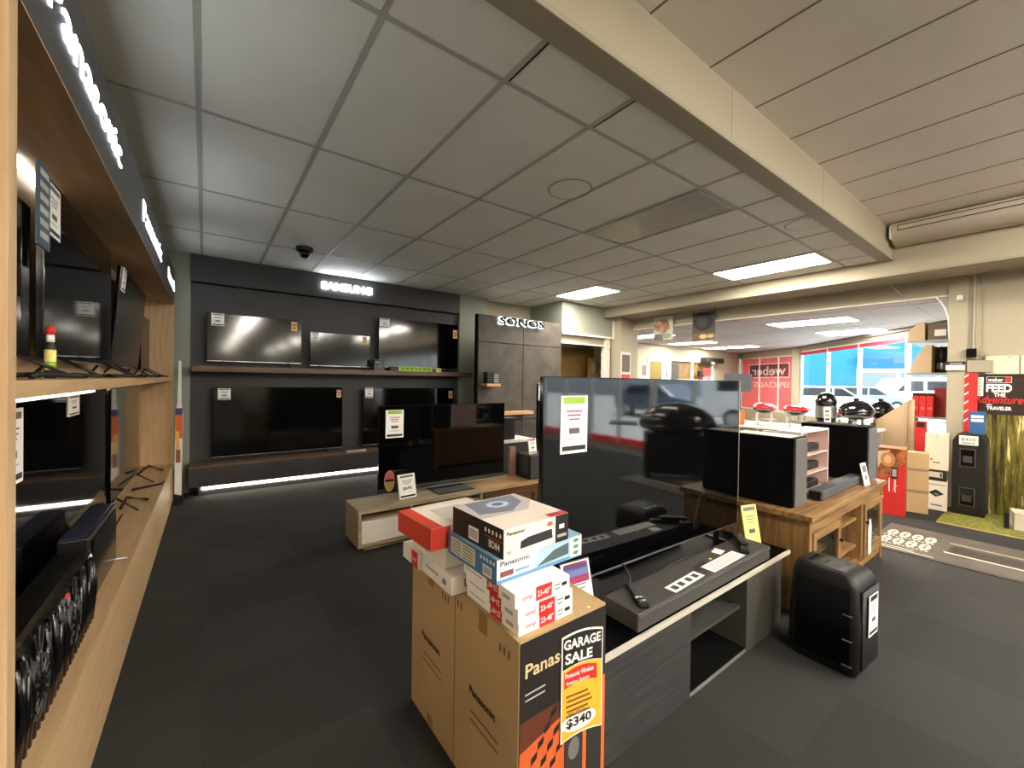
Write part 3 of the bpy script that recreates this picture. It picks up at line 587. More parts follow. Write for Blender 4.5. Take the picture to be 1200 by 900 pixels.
p = onY(611, 483, 5.4)
t = thing('small_shelf', 'longer oak shelf lower on the stone panel, above the white-topped plinth', 'shelf', (3.9, 5.38, p.z))
m = MB(); m.box(3.62, 4.36, 5.26, 5.458, p.z-.022, p.z+.022, wood('light_oak_board', (214, 168, 120), (196, 150, 104), 'x')); m.build('board', t)
p = onY(578, 475, 5.4)
t = thing('smart_speaker', 'flat white and grey speaker low on the stone panel, left', 'speaker', (3.6, 5.36, p.z-.06))
m = MB(); m.box(3.5, 3.66, 5.3, 5.42, p.z-.06, p.z+.0, WHITE, bev=.01); m.build('body', t); m = MB(); m.box(3.48, 3.7, 5.28, 5.458, p.z-.09, p.z-.06, DGREY); m.build('bracket', t)
t = thing('plinth', 'dark plinth with white top behind the small subwoofer', 'plinth', (3.75, 5.1, FL))
m = MB(); m.box(3.45, 4.05, 4.9, 5.3, FL, -.92, DGREY); m.build('body', t); m = MB(); m.box(3.44, 4.06, 4.89, 5.31, -.92, -.88, WHITE); m.build('top', t)
m = MB(); m.box(3.5, 3.75, 4.95, 5.2, -.88, -.55, BLACK, bev=.01); tag(m.build('subwoofer'), 'black cube speaker on the white-topped plinth', 'speaker')
# ---------------------------------------------------------------- counter recess beyond the brand wall
t = thing('picture_board', 'wooden board with round clock face standing in the service opening', 'clock', (6.0, 6.3, .1))
a = onY(690, 445, 6.2); b = onY(700, 420, 6.2)
m = MB(); m.box(a.x, b.x, 6.2, 6.24, a.z-.3, b.z, wood('pine', (206, 168, 112), (186, 146, 92), 'z')); m.build('board', t); m = MB(); M = FY(0, 6.2, 0); m.disc(M, (a.x+b.x)/2, b.z-.22, .07, .12, WHITE, .004); m.build('clock_face', t)
a = onY(704, 433, 5.75); b = onY(713, 418, 5.75)
t = thing('framed_notice', 'white notice in a dark frame hanging in the service opening', 'sign', ((a.x+b.x)/2, 5.75, a.z))
m = MB(); m.box(a.x, b.x, 5.75, 5.78, a.z, b.z, INK); m.build('frame', t); m = MB(); m.box(a.x+.03, b.x-.02, 5.745, 5.75, a.z+.05, b.z-.03, PAPER); m.build('paper', t); m = MB(); m.tube([((a.x+b.x)/2, 5.765, b.z), ((a.x+b.x)/2-.02, 5.61, .79)], .004, BLACK, 6); m.build('hanging_cord', t)
m = MB(); m.box(5.2, 6.4, 5.6, 6.2, -.35, -.3, OFFW); m.box(5.2, 6.4, 5.65, 6.15, FL, -.35, CREAMD); tag(m.build('service_counter'), 'cream service counter in the recess beside the stone panel', 'counter')
# ================================================================ OAK LOW CABINETS WITH THE MIDDLE TELEVISION
t = thing('tv_cabinet', 'greyed oak low cabinet with off-white flaps under the middle television', 'cabinet', (1.6, 3.5, FL))
zt = -1.055
m = MB(); m.box(.985, 2.15, 3.34, 3.72, zt-.03, zt, OAKG); m.build('top', t, bev=.002)
m = MB(); m.box(.985, 1.01, 3.34, 3.72, FL+.045, zt-.03, OAKG); m.build('side_panel', t, bev=.001)
m = MB(); m.box(2.125, 2.15, 3.34, 3.72, FL+.045, zt-.03, OAKG); m.build('side_panel', t, bev=.001)
m = MB(); m.box(1.01, 2.125, 3.34, 3.72, FL+.045, FL+.07, OAKG); m.box(1.05, 2.1, 3.40, 3.68, FL, FL+.045, OAKG); m.build('plinth', t, bev=.001)
m = MB(); m.box(1.01, 2.125, 3.7, 3.715, FL+.07, zt-.03, OAKG); m.build('back_panel', t)
m = MB(); m.box(1.42, 1.44, 3.345, 3.7, FL+.07, zt-.03, OAKG); m.build('divider', t)
m = MB(); m.box(1.01, 2.125, 3.36, 3.7, -1.15, -1.138, OAKG); m.build('shelf', t)
for a, b in ((1.014, 1.418), (1.442, 2.121)):
    m = MB(); m.box(a, b, 3.345, 3.362, FL+.074, -1.152, OFFW); m.build('flap', t, bev=.0015)
t = thing('tv_cabinet', 'brown low wooden cabinet continuing right of the greyed oak one', 'cabinet', (3.2, 3.6, FL))
m = MB(); m.box(2.16, 4.3, 3.36, 3.76, zt-.035, zt, wood('tan_wood_top', (186, 154, 112), (160, 126, 84), 'x')); m.build('top', t, bev=.002)
m = MB(); m.box(2.18, 4.28, 3.40, 3.74, FL+.03, zt-.035, BROWNW); m.build('carcass', t, bev=.002)
for k in range(3):
    m = MB(); a = 2.2+.69*k; m.box(a, a+.68, 3.385, 3.4, FL+.05, zt-.05, BROWNW); f = m.build('door', t, bev=.002); m = MB(); m.box(a+.6, a+.62, 3.375, 3.385, -1.26, -1.18, BLACK); m.build('handle', f)
t = tv(FY(1.235, 3.62, -1.03), 1.36, .79, 'black television on the greyed oak cabinet with green-headed price card', stand='pedestal', gap=.025, fd=.2, cards=((.06, .50, .165, .25, 'green', None),), glass=SCREEN)
m = MB(); M = FY(1.235, 3.617, -1.03); m.disc(M, .1, .115, .048, .095, flat(196, 160, 140), .002, 24); m.disc(M, .1, .16, .044, .045, flat(190, 90, 90), .0025); m.rect(M, .058, .11, .142, .13, INK, .003); m.disc(M, .1, .075, .036, .04, flat(180, 160, 80), .0027); m.build('sticker', t, label='oval sticker low on the screen')
m = MB(); M = fr((1.375, 3.47, zt+.001), (1, .12, 0), (.12, -1, .22)); m.box(0, .165, 0, .21, -.012, 0, WHITE, M); card(m, M, .165, .21, 'plain', '$695'); tag(m.build('price_stand'), 'white standing price card with grey frame in front of the middle television', 'sign')
t = thing('subwoofer', 'small dark subwoofer at the right of the middle television', 'speaker', (2.93, 3.55, zt))
m = MB(); m.box(2.79, 3.02, 3.42, 3.66, zt, -.80, BLACK, bev=.008); m.build('cabinet', t); m = MB(); m.box(2.8, 3.01, 3.412, 3.42, zt+.01, -.81, DGREY); m.build('grille', t)
m = MB(); M = fr((2.85, 3.5, -.80), (1, .05, 0), (.05, -1, .15)); card(m, M, .11, .165, 'red', None); m.box(0, .11, .0, .165, -.01, 0, WHITE, M); tag(m.build('price_stand'), 'small white and red price card standing on the small subwoofer', 'sign')
m = MB(); m.box(2.72, 2.8, 3.68, 3.72, zt, -.74, flat(150, 110, 96)); tag(m.build('small_carton'), 'small brown carton behind the small subwoofer', 'box')
tv(FY(3.04, 3.6, -1.02), 1.25, .99, 'tall black television behind the left edge of the huge television, with a white tag', stand='pedestal', gap=.035, cards=((.01, .80, .085, .17, 'plain', None),), glass=SCREEN)
m = MB(); m.tube([(3.14, 3.42, zt+.03), (3.24, 3.44, zt+.03)], .025, SILVER, 10); tag(m.build('remote_control'), 'shiny silver item lying right of the small subwoofer', 'remote')
# ================================================================ DARK GREY LOW CABINET AND THE HUGE TELEVISION
t = thing('tv_cabinet', 'dark grey woodgrain low cabinet with open niche under the huge television', 'cabinet', (1.97, 1.2, FL))
zc = -.985
GL = mat('black_glass_top', (6, 6, 7), .45, ior=1.1)
m = MB(); m.box(1.13, 2.80, .985, 1.5, zc-.02, zc, GL); m.box(1.13, 2.80, .972, .985, zc-.02, zc+.001, EDGE); m.build('top', t, bev=.001)
m = MB(); m.box(1.13, 1.73, .978, .998, FL+.01, zc-.022, GREYW); m.build('front_panel', t, bev=.001)
m = MB(); pl = [(2.26, .978), (2.60, .978), (2.72, .990), (2.78, 1.02), (2.80, 1.06), (2.80, 1.49), (2.26, 1.49)]
m.prism(pl, FL+.005, zc-.022, mat('dark_olive_grey_panel', (70, 68, 62), .45), Matrix.Identity(4), False); m.build('curved_end_panel', t, bev=.001)
m = MB(); m.box(1.71, 1.73, .998, 1.49, FL+.01, zc-.022, BLACKM); m.box(1.13, 1.15, .998, 1.49, FL+.01, zc-.022, BLACKM); m.box(1.15, 1.71, 1.47, 1.49, FL+.01, zc-.022, BLACKM); m.box(1.73, 2.26, 1.47, 1.49, FL+.01, zc-.022, BLACKM); m.build('carcass', t)
m = MB(); m.box(1.73, 2.26, .985, 1.47, FL+.01, FL+.03, BLACKM); m.box(1.73, 2.26, .980, .986, FL+.008, FL+.022, GREY); m.build('niche_floor', t)
m = MB(); m.box(1.73, 2.26, 1.01, 1.47, -1.175, -1.16, DGREY); m.build('niche_shelf', t)
Mbig = fr((1.165, 1.345, -.925), (1, -.026, 0), (-.026, -1, 0))
t = tv(Mbig, 1.685, .945, 'huge black television mirroring the shop windows and a barbecue', stand='none', gap=.06, cards=((.10, .60, .165, .26, 'green', None),))
for u in (.2, 1.45):
    m = MB(); m.box(u-.012, u+.012, -.06, .03, -.03, .0, BLACK, Mbig); m.box(u-.012, u+.012, -.06, -.05, -.12, .14, BLACK, Mbig); m.build('foot', t)
m = MB(); m.box(1.66, 1.685, 0, .945, .0, .003, SILVER, Mbig); 
m = MB(); m.box(1.678, 1.687, 0.0, .945, -.022, .002, mat('painted_edge_reflection', (196, 196, 190), .3, .6), Mbig); m.build('side_trim', t)  # pale colour stands for the reflection along the television's right edge
# soundbar with remotes and papers
t = thing('soundbar', 'long dark grey soundbar on the dark grey cabinet', 'soundbar', (1.96, 1.09, zc))
SB = mat('soundbar_fabric', (66, 64, 62), .6, bump=.3, bscale=700)
m = MB(); m.box(1.365, 2.56, .99, 1.165, zc+.004, zc+.078, SB, bev=.004); m.build('body', t)
m = MB(); m.box(1.37, 2.555, .986, .992, zc+.064, zc+.068, SILVER); m.build('trim_line', t)
m = MB(); m.disc(FZ(0, 0, zc+.078), 1.98, 1.07, .07, .03, BLACK, .0008); m.build('control_pad', t)
for x in (1.45, 2.45): m = MB(); m.box(x, x+.05, 1.02, 1.14, zc, zc+.005, BLACK); m.build('rubber_foot', t)
m = MB(); M = fr((1.64, .998, zc+.0785), (1, .05, 0), (0, 0, 1)); m.box(0, .26, 0, .055, 0, .001, PAPER, M)
for a in (.02, .075, .14, .2): m.rect(M, a, .012, a+.035, .042, DGREY, .0015)
tag(m.build('instruction_card'), 'white card with dark pictures lying on the soundbar', 'card')
m = MB(); M = fr((1.97, 1.0, zc+.0785), (1, .02, 0), (0, 0, 1)); m.box(0, .33, 0, .07, 0, .001, PAPER, M)
for k in range(5): m.rect(M, .02, .01+.011*k, .3, .014+.011*k, LGREY, .0015)
tag(m.build('instruction_card'), 'long white card with fine print lying on the soundbar', 'card')
m = MB(); M = fr((2.2, 1.085, zc+.0785), (1, .2, 0), (0, 0, 1)); m.box(0, .07, 0, .05, 0, .001, PAPER, M); tag(m.build('paper_label'), 'small white square label on the soundbar', 'card')
m = MB(); m.cyl((2.1, 1.09, zc+.0785), (2.1, 1.09, zc+.081), .008, .008, YEL, 14); tag(m.build('sticker'), 'tiny yellow dot sticker on the soundbar', 'sticker')
def remote(x, y, z, ang, L, label, dark=True):
    t = thing('remote_control', label, 'remote', (x, y, z)); M = fr((x, y, z+.0005), (math.cos(ang), math.sin(ang), 0), (0, 0, 1))
    m = MB(); m.box(-L/2, L/2, -.022, .022, 0, .018, BLACK if dark else DGREY, M, bev=.006); m.build('body', t)
    m = MB()
    for i in range(7):
        for j in range(3): m.cyl(M @ Vector((-L*.36+i*L*.11, -.012+.012*j, .017)), M @ Vector((-L*.36+i*L*.11, -.012+.012*j, .0195)), .004, .0035, GREY, 8)
    m.build('button', t, kind='stuff'); return t
remote(1.475, 1.075, zc+.078, .95, .19, 'black remote control with a shiny ring at the near end of the soundbar')
p = (1.45, 1.045, zc+.1); m = MB(); m.lathe((1.447, 1.04, zc+.0975), [(0.0, .004), (.014, .004), (.02, .001), (.024, 0)], CHROME, 24); tag(m.build('ring_dial'), 'round shiny dial piece on the near remote control', 'dial')
remote(2.40, 1.06, zc+.078, .5, .19, 'black remote control at the far end of the soundbar')
remote(2.44, 1.10, zc+.098, .7, .17, 'remote control lying on top of another by the yellow card')
m = MB(); M = fr((2.60, 1.13, zc), (1, -.25, 0), (-.25, -1, .2)); m.box(0, .125, 0, .25, -.004, 0, YEL, M); card(m, M, .125, .25, 'yellow', None); tag(m.build('price_stand'), 'tall pale yellow price card standing at the far end of the soundbar', 'sign')
m = MB(); M = fr((1.175, 1.19, zc), (1, -.1, 0), (-.1, -1, .25)); m.box(0, .16, 0, .235, -.006, 0, INK, M); card(m, sub(M, .005, .005), .15, .225, 'purple', None); tag(m.build('price_stand'), 'white and purple price card in a black holder behind the tall cartons', 'sign')
for pts, lb in (([(1.2, 1.27, -.93), (1.33, 1.25, -.965), (1.50, 1.22, -.970), (1.60, 1.21, -.93), (1.63, 1.27, -.88)], 'looped grey cable under the left of the huge television'),
                ([(1.9, 1.25, -.972), (2.0, 1.2, -.972), (2.15, 1.23, -.972), (2.3, 1.19, -.972), (2.42, 1.23, -.972)], 'black cable trailing over the glass top behind the soundbar'),
                ([(1.78, 1.19, -.978), (1.95, 1.25, -.978), (2.2, 1.255, -.978), (2.35, 1.2, -.978)], 'second black cable coiled under the huge television')):
    m = MB(); P = [Vector(p) for p in pts]; Q = []
    for i in range(len(P)-1):
        a, b, c, d_ = P[max(i-1, 0)], P[i], P[i+1], P[min(i+2, len(P)-1)]
        for k in range(6):
            s_ = k/6; Q.append(.5*((2*b)+(c-a)*s_+(2*a-5*b+4*c-d_)*s_*s_+(3*b-a-3*c+d_)*s_**3))
    Q.append(P[-1]); m.tube(Q, .0055, mat('cable_sheath', (44, 44, 46), .4)); tag(m.build('cable'), lb, 'cable')
m = MB(); m.box(1.62, 2.35, 1.40, 1.47, zc, zc+.03, BLACK, bev=.005); tag(m.build('slim_soundbar'), 'slim black soundbar on the glass top behind the huge television', 'soundbar')
# ================================================================ TALL CARTONS AND THE BOXES STACKED ON THEM
BOXW, ZT = .376, -.76
def tall_carton(y0, y1, label, front):
    t = thing('carton', label, 'box', (.925, (y0+y1)/2, FL))
    m = MB(); x0, x1 = .737, 1.113
    m.box(x0, x1, y0, y1, FL, ZT, CARD)
    M = FX(x0, y1, FL); W = y1-y0
    m.rect(M, W*.42, ZT-FL-.07, W*.56, ZT-FL, TAPE); m.rect(M, W*.42, 0, W*.56, .05, TAPE)
    m.txt(M, 'Panasonic', W*.28, .33, .028, INK, w=W*.42, bold=.02)
    for k in range(2): m.rect(M, W*.3, .27-.03*k, W*.74, .276-.03*k, flat(110, 84, 54))
    for k in range(3): m.rect(M, W*(.74+.06*k), .565, W*(.765+.06*k), .59, flat(96, 72, 46))
    for k in range(2): m.rect(M, W*(.04+.06*k), .585, W*(.065+.06*k), .61, flat(96, 72, 46))
    m.box(x0+.002, x0+.003, y0, y1, FL, ZT, CARD)
    m.build('box_body', t)
    if front:
        m = MB(); M = FY(x0, y0-.002, FL); H = ZT-FL; DK = mat('dark_print', (46, 42, 42), .35, c2=(40, 36, 36), nscale=3); 
        m.box(.004, BOXW-.002, 0, H-.006, .0, .0015, DK, M)
        m.rect(M, .004, .30, .374, .40, mat('brown_print', (104, 58, 40), .35, c2=(86, 48, 36), nscale=3), .0017)
        # warm band: fire-orange lower half, with dark speaker silhouettes
        m.poly(M, [(.004, 0), (.374, 0), (.374, .37), (.26, .37), (.004, .31)], mat('orange_print', (214, 104, 54), .35, c2=(196, 86, 46), nscale=3), .002)
        m.txt(M, 'Panasonic', .022, H-.115, .042, flat(222, 196, 150), w=.245, off=.0026, bold=.015)
        for k in range(2): m.rect(M, .022, H-.165-.018*k, .1, H-.160-.018*k, LGREY, .0026)
        for i in range(5):
            for j in range(3):
                u = .02+.026*i+.012*j; v = .22-.03*i*0+.035*i-.06*j
                m.poly(M, [(u, v), (u+.024, v+.012), (u+.026, v+.034), (u+.002, v+.022)], DK, .0026)
        m.poly(M, [(.02, .0), (.035, 0), (.14, .13), (.14, .2), (.04, .09)], DK, .0028)
        m.box(.185, .265, 0, .30, .0015, .004, flat(52, 50, 50), M); m.box(.285, .355, 0, .32, .0015, .004, flat(46, 44, 44), M); m.rect(M, .268, 0, .283, .34, ORANGE, .003); m.rect(M, .358, 0, .372, .4, ORANGE, .003)
        m.disc(M, .225, .22, .025, .035, GREY, .0045, 24); m.disc(M, .225, .1, .033, .05, GREY, .0045, 24)
        m.build('printed_front', t, label='dark and orange printed front with the maker lettering')
        m = MB(); M = FY(x0, y0-.0075, FL); u0, u1, v0, v1 = .163, .355, .262, .598      # sale poster taped to the carton
        def arch(a, b, c, d_, bulge, n=10): return [(a+(b-a)*k/n, c + bulge*math.sin(math.pi*k/n)) for k in range(n+1)] + [(a+(b-a)*k/n, d_ + bulge*math.sin(math.pi*k/n)) for k in range(n, -1, -1)]
        sl = -.03
        def P(pts): return [(u, v + sl*(u-u0)/(u1-u0)) for u, v in pts]
        def curved(a, b, c, d_, mt, off, bulge=.012): m.poly(M, P(arch(a, b, c, d_, bulge)), mt, off)
        m.prism(P(arch(u0, u1, v0, v1, .012)), 0, .001, WHITE, M)
        curved(u0+.005, u1-.005, v1-.105, v1-.006, INK, .0016); curved(u0+.005, u1-.005, v0+.005, v1-.107, GOLD, .0016)
        curved(u0+.012, u1-.03, v1-.165, v1-.115, RED, .0022)
        Ms = M @ Matrix(((1, 0, 0, 0), (sl/(u1-u0), 1, 0, -sl/(u1-u0)*u0), (0, 0, 1, 0), (0, 0, 0, 1)))
        m.txt(Ms, 'GARAGE', u0+.008, v1-.042, .032, WHITE, w=.170, off=.003, bold=.03); m.txt(Ms, 'SALE', u0+.014, v1-.088, .034, WHITE, w=.125, off=.003, bold=.03)
        m.txt(Ms, 'Panasonic Wireless', u0+.015, v1-.132, .016, WHITE, w=.13, off=.003, bold=.02); m.txt(Ms, 'Speaker System', u0+.02, v1-.157, .014, WHITE, w=.105, off=.003, bold=.02)
        for k in range(5): m.rect(Ms, u0+.02+.004*(k % 2), v1-.195-.016*k, u0+.12+.01*(k % 3), v1-.188-.016*k, flat(130, 84, 30), .003)
        m.txt(Ms, 'SALE PRICE', u0+.03, v0+.082, .009, INK, w=.075, off=.003)
        m.disc(Ms, u0+.08, v0+.055, .08, .03, WHITE, .0028, 24); m.txt(Ms, '$340', u0+.022, v0+.038, .034, INK, w=.115, off=.0034, bold=.03)
        tag(m.build('sale_poster'), 'yellow black and white garage sale poster fixed to the front carton', 'poster')
    return t
tall_carton(.94, 1.317, 'tall brown carton in front with dark and orange printed face', True)
tall_carton(1.323, 1.70, 'plain tall brown carton standing behind the printed one', False)
def small_mount_box(x0, y0, z0, label, group=None):
    t = thing('mount_box', label, 'box', (x0+.11, y0+.16, z0)); w_, d_, h_ = .222, .30, .043
    m = MB(); m.box(x0, x0+w_, y0, y0+d_, z0, z0+h_, PAPER)
    M = FY(x0, y0-.0002, z0); m.rect(M, .08, 0, .145, h_, RED); m.txt(M, '23-40"', .085, .012, .018, WHITE, w=.052, bold=.02); m.txt(M, 'omp', .025, .012, .014, RED, w=.04)
    for k in range(2): m.rect(M, .155, .012+.012*k, .18, .016+.012*k, GREY)
    m.txt(M, 'OLED', .187, .018, .010, INK, w=.024) if False else m.rect(M, .187, .016, .21, .028, INK)
    M = FX(x0-.0002, y0+d_, z0); m.rect(M, .15, 0, .215, h_, RED); m.txt(M @ Matrix.Translation((.366, .042, 0)) @ Matrix.Rotation(math.pi, 4, 'Z'), '23-40"', .157, .012, .018, WHITE, w=.052, bold=.02); m.rect(M, .02, .018, .12, .022, LGREY); m.rect(M, .235, .014, .275, .026, LGREY)
    m.build('carton', t, bev=.0008); return t
small_mount_box(.752, .962, ZT, 'lowest of three white mount boxes with red size patch on the front carton')
small_mount_box(.742, .953, ZT+.0435, 'middle of three white mount boxes with red size patch')
small_mount_box(.737, .962, ZT+.087, 'top of three white mount boxes with red size patch, under the blue carton')
def printed_box(name, label, x0, y0, z0, w_, d_, h_, rot, body, draw):
    t = thing(name, label, 'box', (x0, y0, z0)); c, s_ = math.cos(rot), math.sin(rot)
    B = Matrix.Translation((x0, y0, z0)) @ Matrix.Rotation(rot, 4, 'Z')
    m = MB(); m.box(0, w_, 0, d_, 0, h_, body, B)
    draw(m, B @ FY(0, -.0004, 0), B @ FX(-.0004, d_, 0), B @ FZ(0, 0, h_), w_, d_, h_); m.build('carton', t, bev=.0008); return t
LB = flat(96, 146, 190); SKY = flat(170, 200, 222)
def draw_blue(m, F, Lf, T, w_, d_, h_):
    m.rect(F, 0, .0, w_, h_, SKY, .0005); m.rect(F, 0, 0, w_, .012, LB, .001); m.poly(F, [(.0, .012), (.15, .012), (.17, h_), (0, h_)], PAPER, .001)
    m.txt(F, 'Panasonic', .012, .052, .016, INK, w=.12, bold=.02); m.rect(F, .012, .018, .065, .036, flat(120, 60, 66), .0014); m.rect(F, .07, .022, .13, .03, LB, .0014)
    m.poly(F, [(.16, .014), (.31, .022), (.31, .062), (.24, .052)], flat(80, 96, 104), .0016); m.rect(F, .32, .005, .374, h_-.004, PAPER, .0016)
    for k in range(3): m.disc(F, .347, .018+.022*k, .015, .007, flat(90, 140, 110), .002)
    m.rect(Lf, 0, 0, d_, h_, flat(74, 122, 170), .0005); m.rect(Lf, .02, .012, .18, h_-.008, flat(214, 210, 190), .001)
    for k in range(5): m.rect(Lf, .03, .018+.01*k, .09, .022+.01*k, GREY, .0014); m.rect(Lf, .1, .018+.01*k, .17, .022+.01*k, GREY, .0014)
    m.rect(Lf, .225, .008, .275, .042, PAPER, .001)
    for k in range(9): m.rect(Lf, .23+.0045*k, .014, .232+.0045*k, .037, INK, .0014)
    for k in range(5): m.disc(Lf, .215+.018*k, .06, .006, .007, WHITE, .0014, 10)
    m.rect(T, 0, 0, w_, d_, flat(140, 176, 204), .0005); m.poly(T, [(.02, .2), (.2, .1), (.36, .2), (.36, .3), (.02, .3)], flat(200, 214, 224), .001)
printed_box('disc_player_box', 'blue and white disc player carton lying on the white mount boxes', .724, 1.04, ZT+.1305, .378, .30, .076, .02, LB, draw_blue)
def draw_black(m, F, Lf, T, w_, d_, h_):
    m.rect(F, 0, 0, w_, h_, flat(238, 226, 216), .0005); m.txt(F, 'Panasonic', .01, .07, .012, INK, w=.075, bold=.02)
    m.rect(F, .06, .012, .215, .07, PAPER, .001); m.poly(F, [(.065, .018), (.21, .022), (.205, .054), (.1, .05), (.068, .042)], flat(44, 42, 44), .0014); m.disc(F, .195, .072, .014, .008, ORANGE, .0016)
    m.rect(F, .222, 0, w_, h_, INK, .001); m.rect(F, .24, .045, .265, .06, PAPER, .0014); m.rect(F, .232, .016, .275, .026, LGREY, .0014); m.rect(F, .01, .012, .03, .022, LGREY, .0014)
    m.rect(Lf, 0, 0, d_, h_, flat(30, 26, 28), .0005); m.rect(Lf, .105, .01, .165, .055, PAPER, .001)
    for k in range(9): m.rect(Lf, .112+.0055*k, .016, .1145+.0055*k, .048, INK, .0014)
    m.txt(Lf, 'BD84', .225, .018, .024, PAPER, w=.058, bold=.01); m.rect(Lf, .2, .048, .295, .051, RED, .001)
    for k in range(5): m.disc(Lf, .205+.02*k, .068, .005, .008, PAPER, .0014, 10)
    m.rect(T, 0, 0, w_, d_, flat(236, 226, 214), .0005); m.poly(T, [(.0, .12), (.2, .115), (.285, .2), (.285, d_), (0, d_)], flat(196, 190, 192), .001)
    m.poly(T, [(.02, .16), (.14, .13), (.24, .2), (.26, .29), (.04, .29)], flat(120, 124, 140), .0014); m.disc(T, .14, .22, .06, .045, flat(120, 140, 170), .0018, 30); m.disc(T, .14, .22, .045, .033, flat(206, 214, 224), .0022, 30); m.disc(T, .14, .22, .025, .018, flat(90, 110, 150), .0026, 30)
    m.rect(T, .2, 0, .285, .03, flat(190, 60, 70), .0014)
printed_box('disc_player_box', 'black and white disc player carton on top of the blue carton', .742, 1.03, ZT+.2075, .285, .30, .092, .04, flat(230, 220, 212), draw_black)
def draw_redw(m, F, Lf, T, w_, d_, h_):
    m.rect(Lf, 0, 0, d_, h_, flat(200, 62, 46), .0005); m.rect(F, 0, 0, .08, h_, flat(196, 58, 44), .0005); m.rect(T, 0, 0, .05, d_, flat(206, 66, 48), .0005)
    m.poly(T, [(.1, .02), (.28, .05), (.24, .2), (.1, .2)], flat(196, 190, 180), .001)
printed_box('flat_carton', 'flat red-ended white carton left of the blue disc player carton', .655, 1.355, ZT+.142, .33, .27, .08, .06, flat(232, 226, 212), draw_redw)
def draw_w(m, F, Lf, T, w_, d_, h_):
    m.rect(Lf, .03, .03, .14, .04, LGREY, .0005); m.rect(Lf, .17, .02, .2, .04, flat(130, 120, 170), .0005); m.rect(F, .05, .02, .09, .05, PINK, .0005)
printed_box('small_white_box', 'white box with small print under the red-ended carton', .70, 1.28, ZT, .28, .24, .065, 0, flat(240, 234, 228), draw_w)
printed_box('small_white_box', 'white and red box at the rear corner of the rear carton', .69, 1.53, ZT, .26, .165, .062, 0, flat(236, 226, 220), lambda m, F, Lf, T, w_, d_, h_: (m.rect(Lf, .09, 0, .15, h_, RED, .0005), m.txt(Lf, '23-40"', .093, .02, .018, WHITE, w=.05)))
printed_box('small_white_box', 'plain white box wedged between the lower white box and the red-ended carton', .705, 1.35, ZT+.066, .28, .28, .075, 0, flat(236, 230, 222), lambda m, F, Lf, T, w_, d_, h_: m.rect(Lf, .05, .02, .15, .03, LGREY, .0005))
m = MB(); m.cyl((1.045, .955, ZT), (1.045, .955, ZT+.0006), .006, .006, YEL, 14); tag(m.build('sticker'), 'tiny yellow dot sticker on top of the front carton', 'sticker')
# ================================================================ PARTY SPEAKER ON THE FLOOR
t = thing('portable_speaker', 'tall black portable party speaker standing alone on the carpet', 'speaker', (2.62, .71, FL))
PB = mat('speaker_body_black', (15, 14, 14), .5); A = math.atan2(.557-.58, 2.734-2.468)
# plan: nearest foot (2.468,.58), right foot (2.734,.557), left rear (2.499,.837)
BM = fr((2.465, .572, FL), (.995, -.06, 0), (0, 0, 1))       # u to the right, v to the back, n up
def hull(mb, secs, mt, Mx, smooth=True):                      # stacked rounded rectangles (z, u0, u1, v0, v1, r)
    N = 8; rings = []
    for (z, u0, u1, v0, v1, r) in secs:
        R = []
        for (cx_, cy_, a0) in ((u1-r, v1-r, 0), (u0+r, v1-r, 90), (u0+r, v0+r, 180), (u1-r, v0+r, 270)):
            for k in range(N): a = math.radians(a0+90*k/(N-1)); R.append((cx_+r*math.cos(a), cy_+r*math.sin(a), z))
        rings.append(R)
    n = len(rings[0]); vs = [q for R in rings for q in R]
    fs = [(i*n+k, i*n+(k+1) % n, (i+1)*n+(k+1) % n, (i+1)*n+k) for i in range(len(rings)-1) for k in range(n)] + [tuple(range(n))[::-1], tuple((len(rings)-1)*n+k for k in range(n))]
    return mb.add(vs, fs, mt, Mx, smooth)
m = MB(); hull(m, [(.012, .01, .262, .012, .29, .03), (.04, 0, .27, 0, .30, .03), (.25, -.004, .272, -.004, .30, .035), (.43, .002, .268, .004, .29, .035), (.465, .012, .258, .02, .285, .035), (.480, .03, .24, .05, .275, .03)], PB, BM); m.build('cabinet', t)
m = MB(); hull(m, [(.4805, .05, .22, .07, .262, .02), (.484, .052, .218, .072, .26, .02)], DGREY, BM); M = BM @ Matrix.Translation((0, 0, .4842))
m.rect(M, .06, .2, .2, .245, GLOSSB, .0006); m.disc(M, .1, .12, .03, .016, BLACK, .0006, 20); m.disc(M, .18, .1, .02, .012, BLACK, .0006, 20)
for k in range(3): m.disc(M, .09+.03*k, .17, .009, .007, GLOSSB, .0007, 12)
m.build('control_panel', t)
m = MB(); hull(m, [(.055, -.006, .0, .03, .26, .003), (.42, -.006, -.001, .03, .26, .003)], BLACKM, BM)
hull(m, [(.05, .03, .24, -.009, -.002, .003), (.42, .03, .24, -.009, -.002, .003)], mat('speaker_grille_black', (34, 35, 36), .55), BM); m.build('grille', t)
m = MB(); 
for z in (.06, .18, .3): m.box(-.008, -.003, .02, .06, z, z+.006, SILVER, BM)
m.build('side_screw', t)
m = MB(); hull(m, [(0, .03, .09, .04, .1, .01), (.014, .03, .09, .04, .1, .01)], BLACK, BM); hull(m, [(0, .18, .24, .04, .1, .01), (.014, .18, .24, .04, .1, .01)], BLACK, BM); hull(m, [(0, .03, .24, .22, .28, .01), (.014, .03, .24, .22, .28, .01)], BLACK, BM); m.build('rubber_foot', t)
m = MB(); M = BM @ fr((.075, -.016, .20), (1, 0, 0), (0, -1, 0)); card(m, M, .115, .195, 'dark', None); m.build('price_card', t, label='white price card on the front grille')
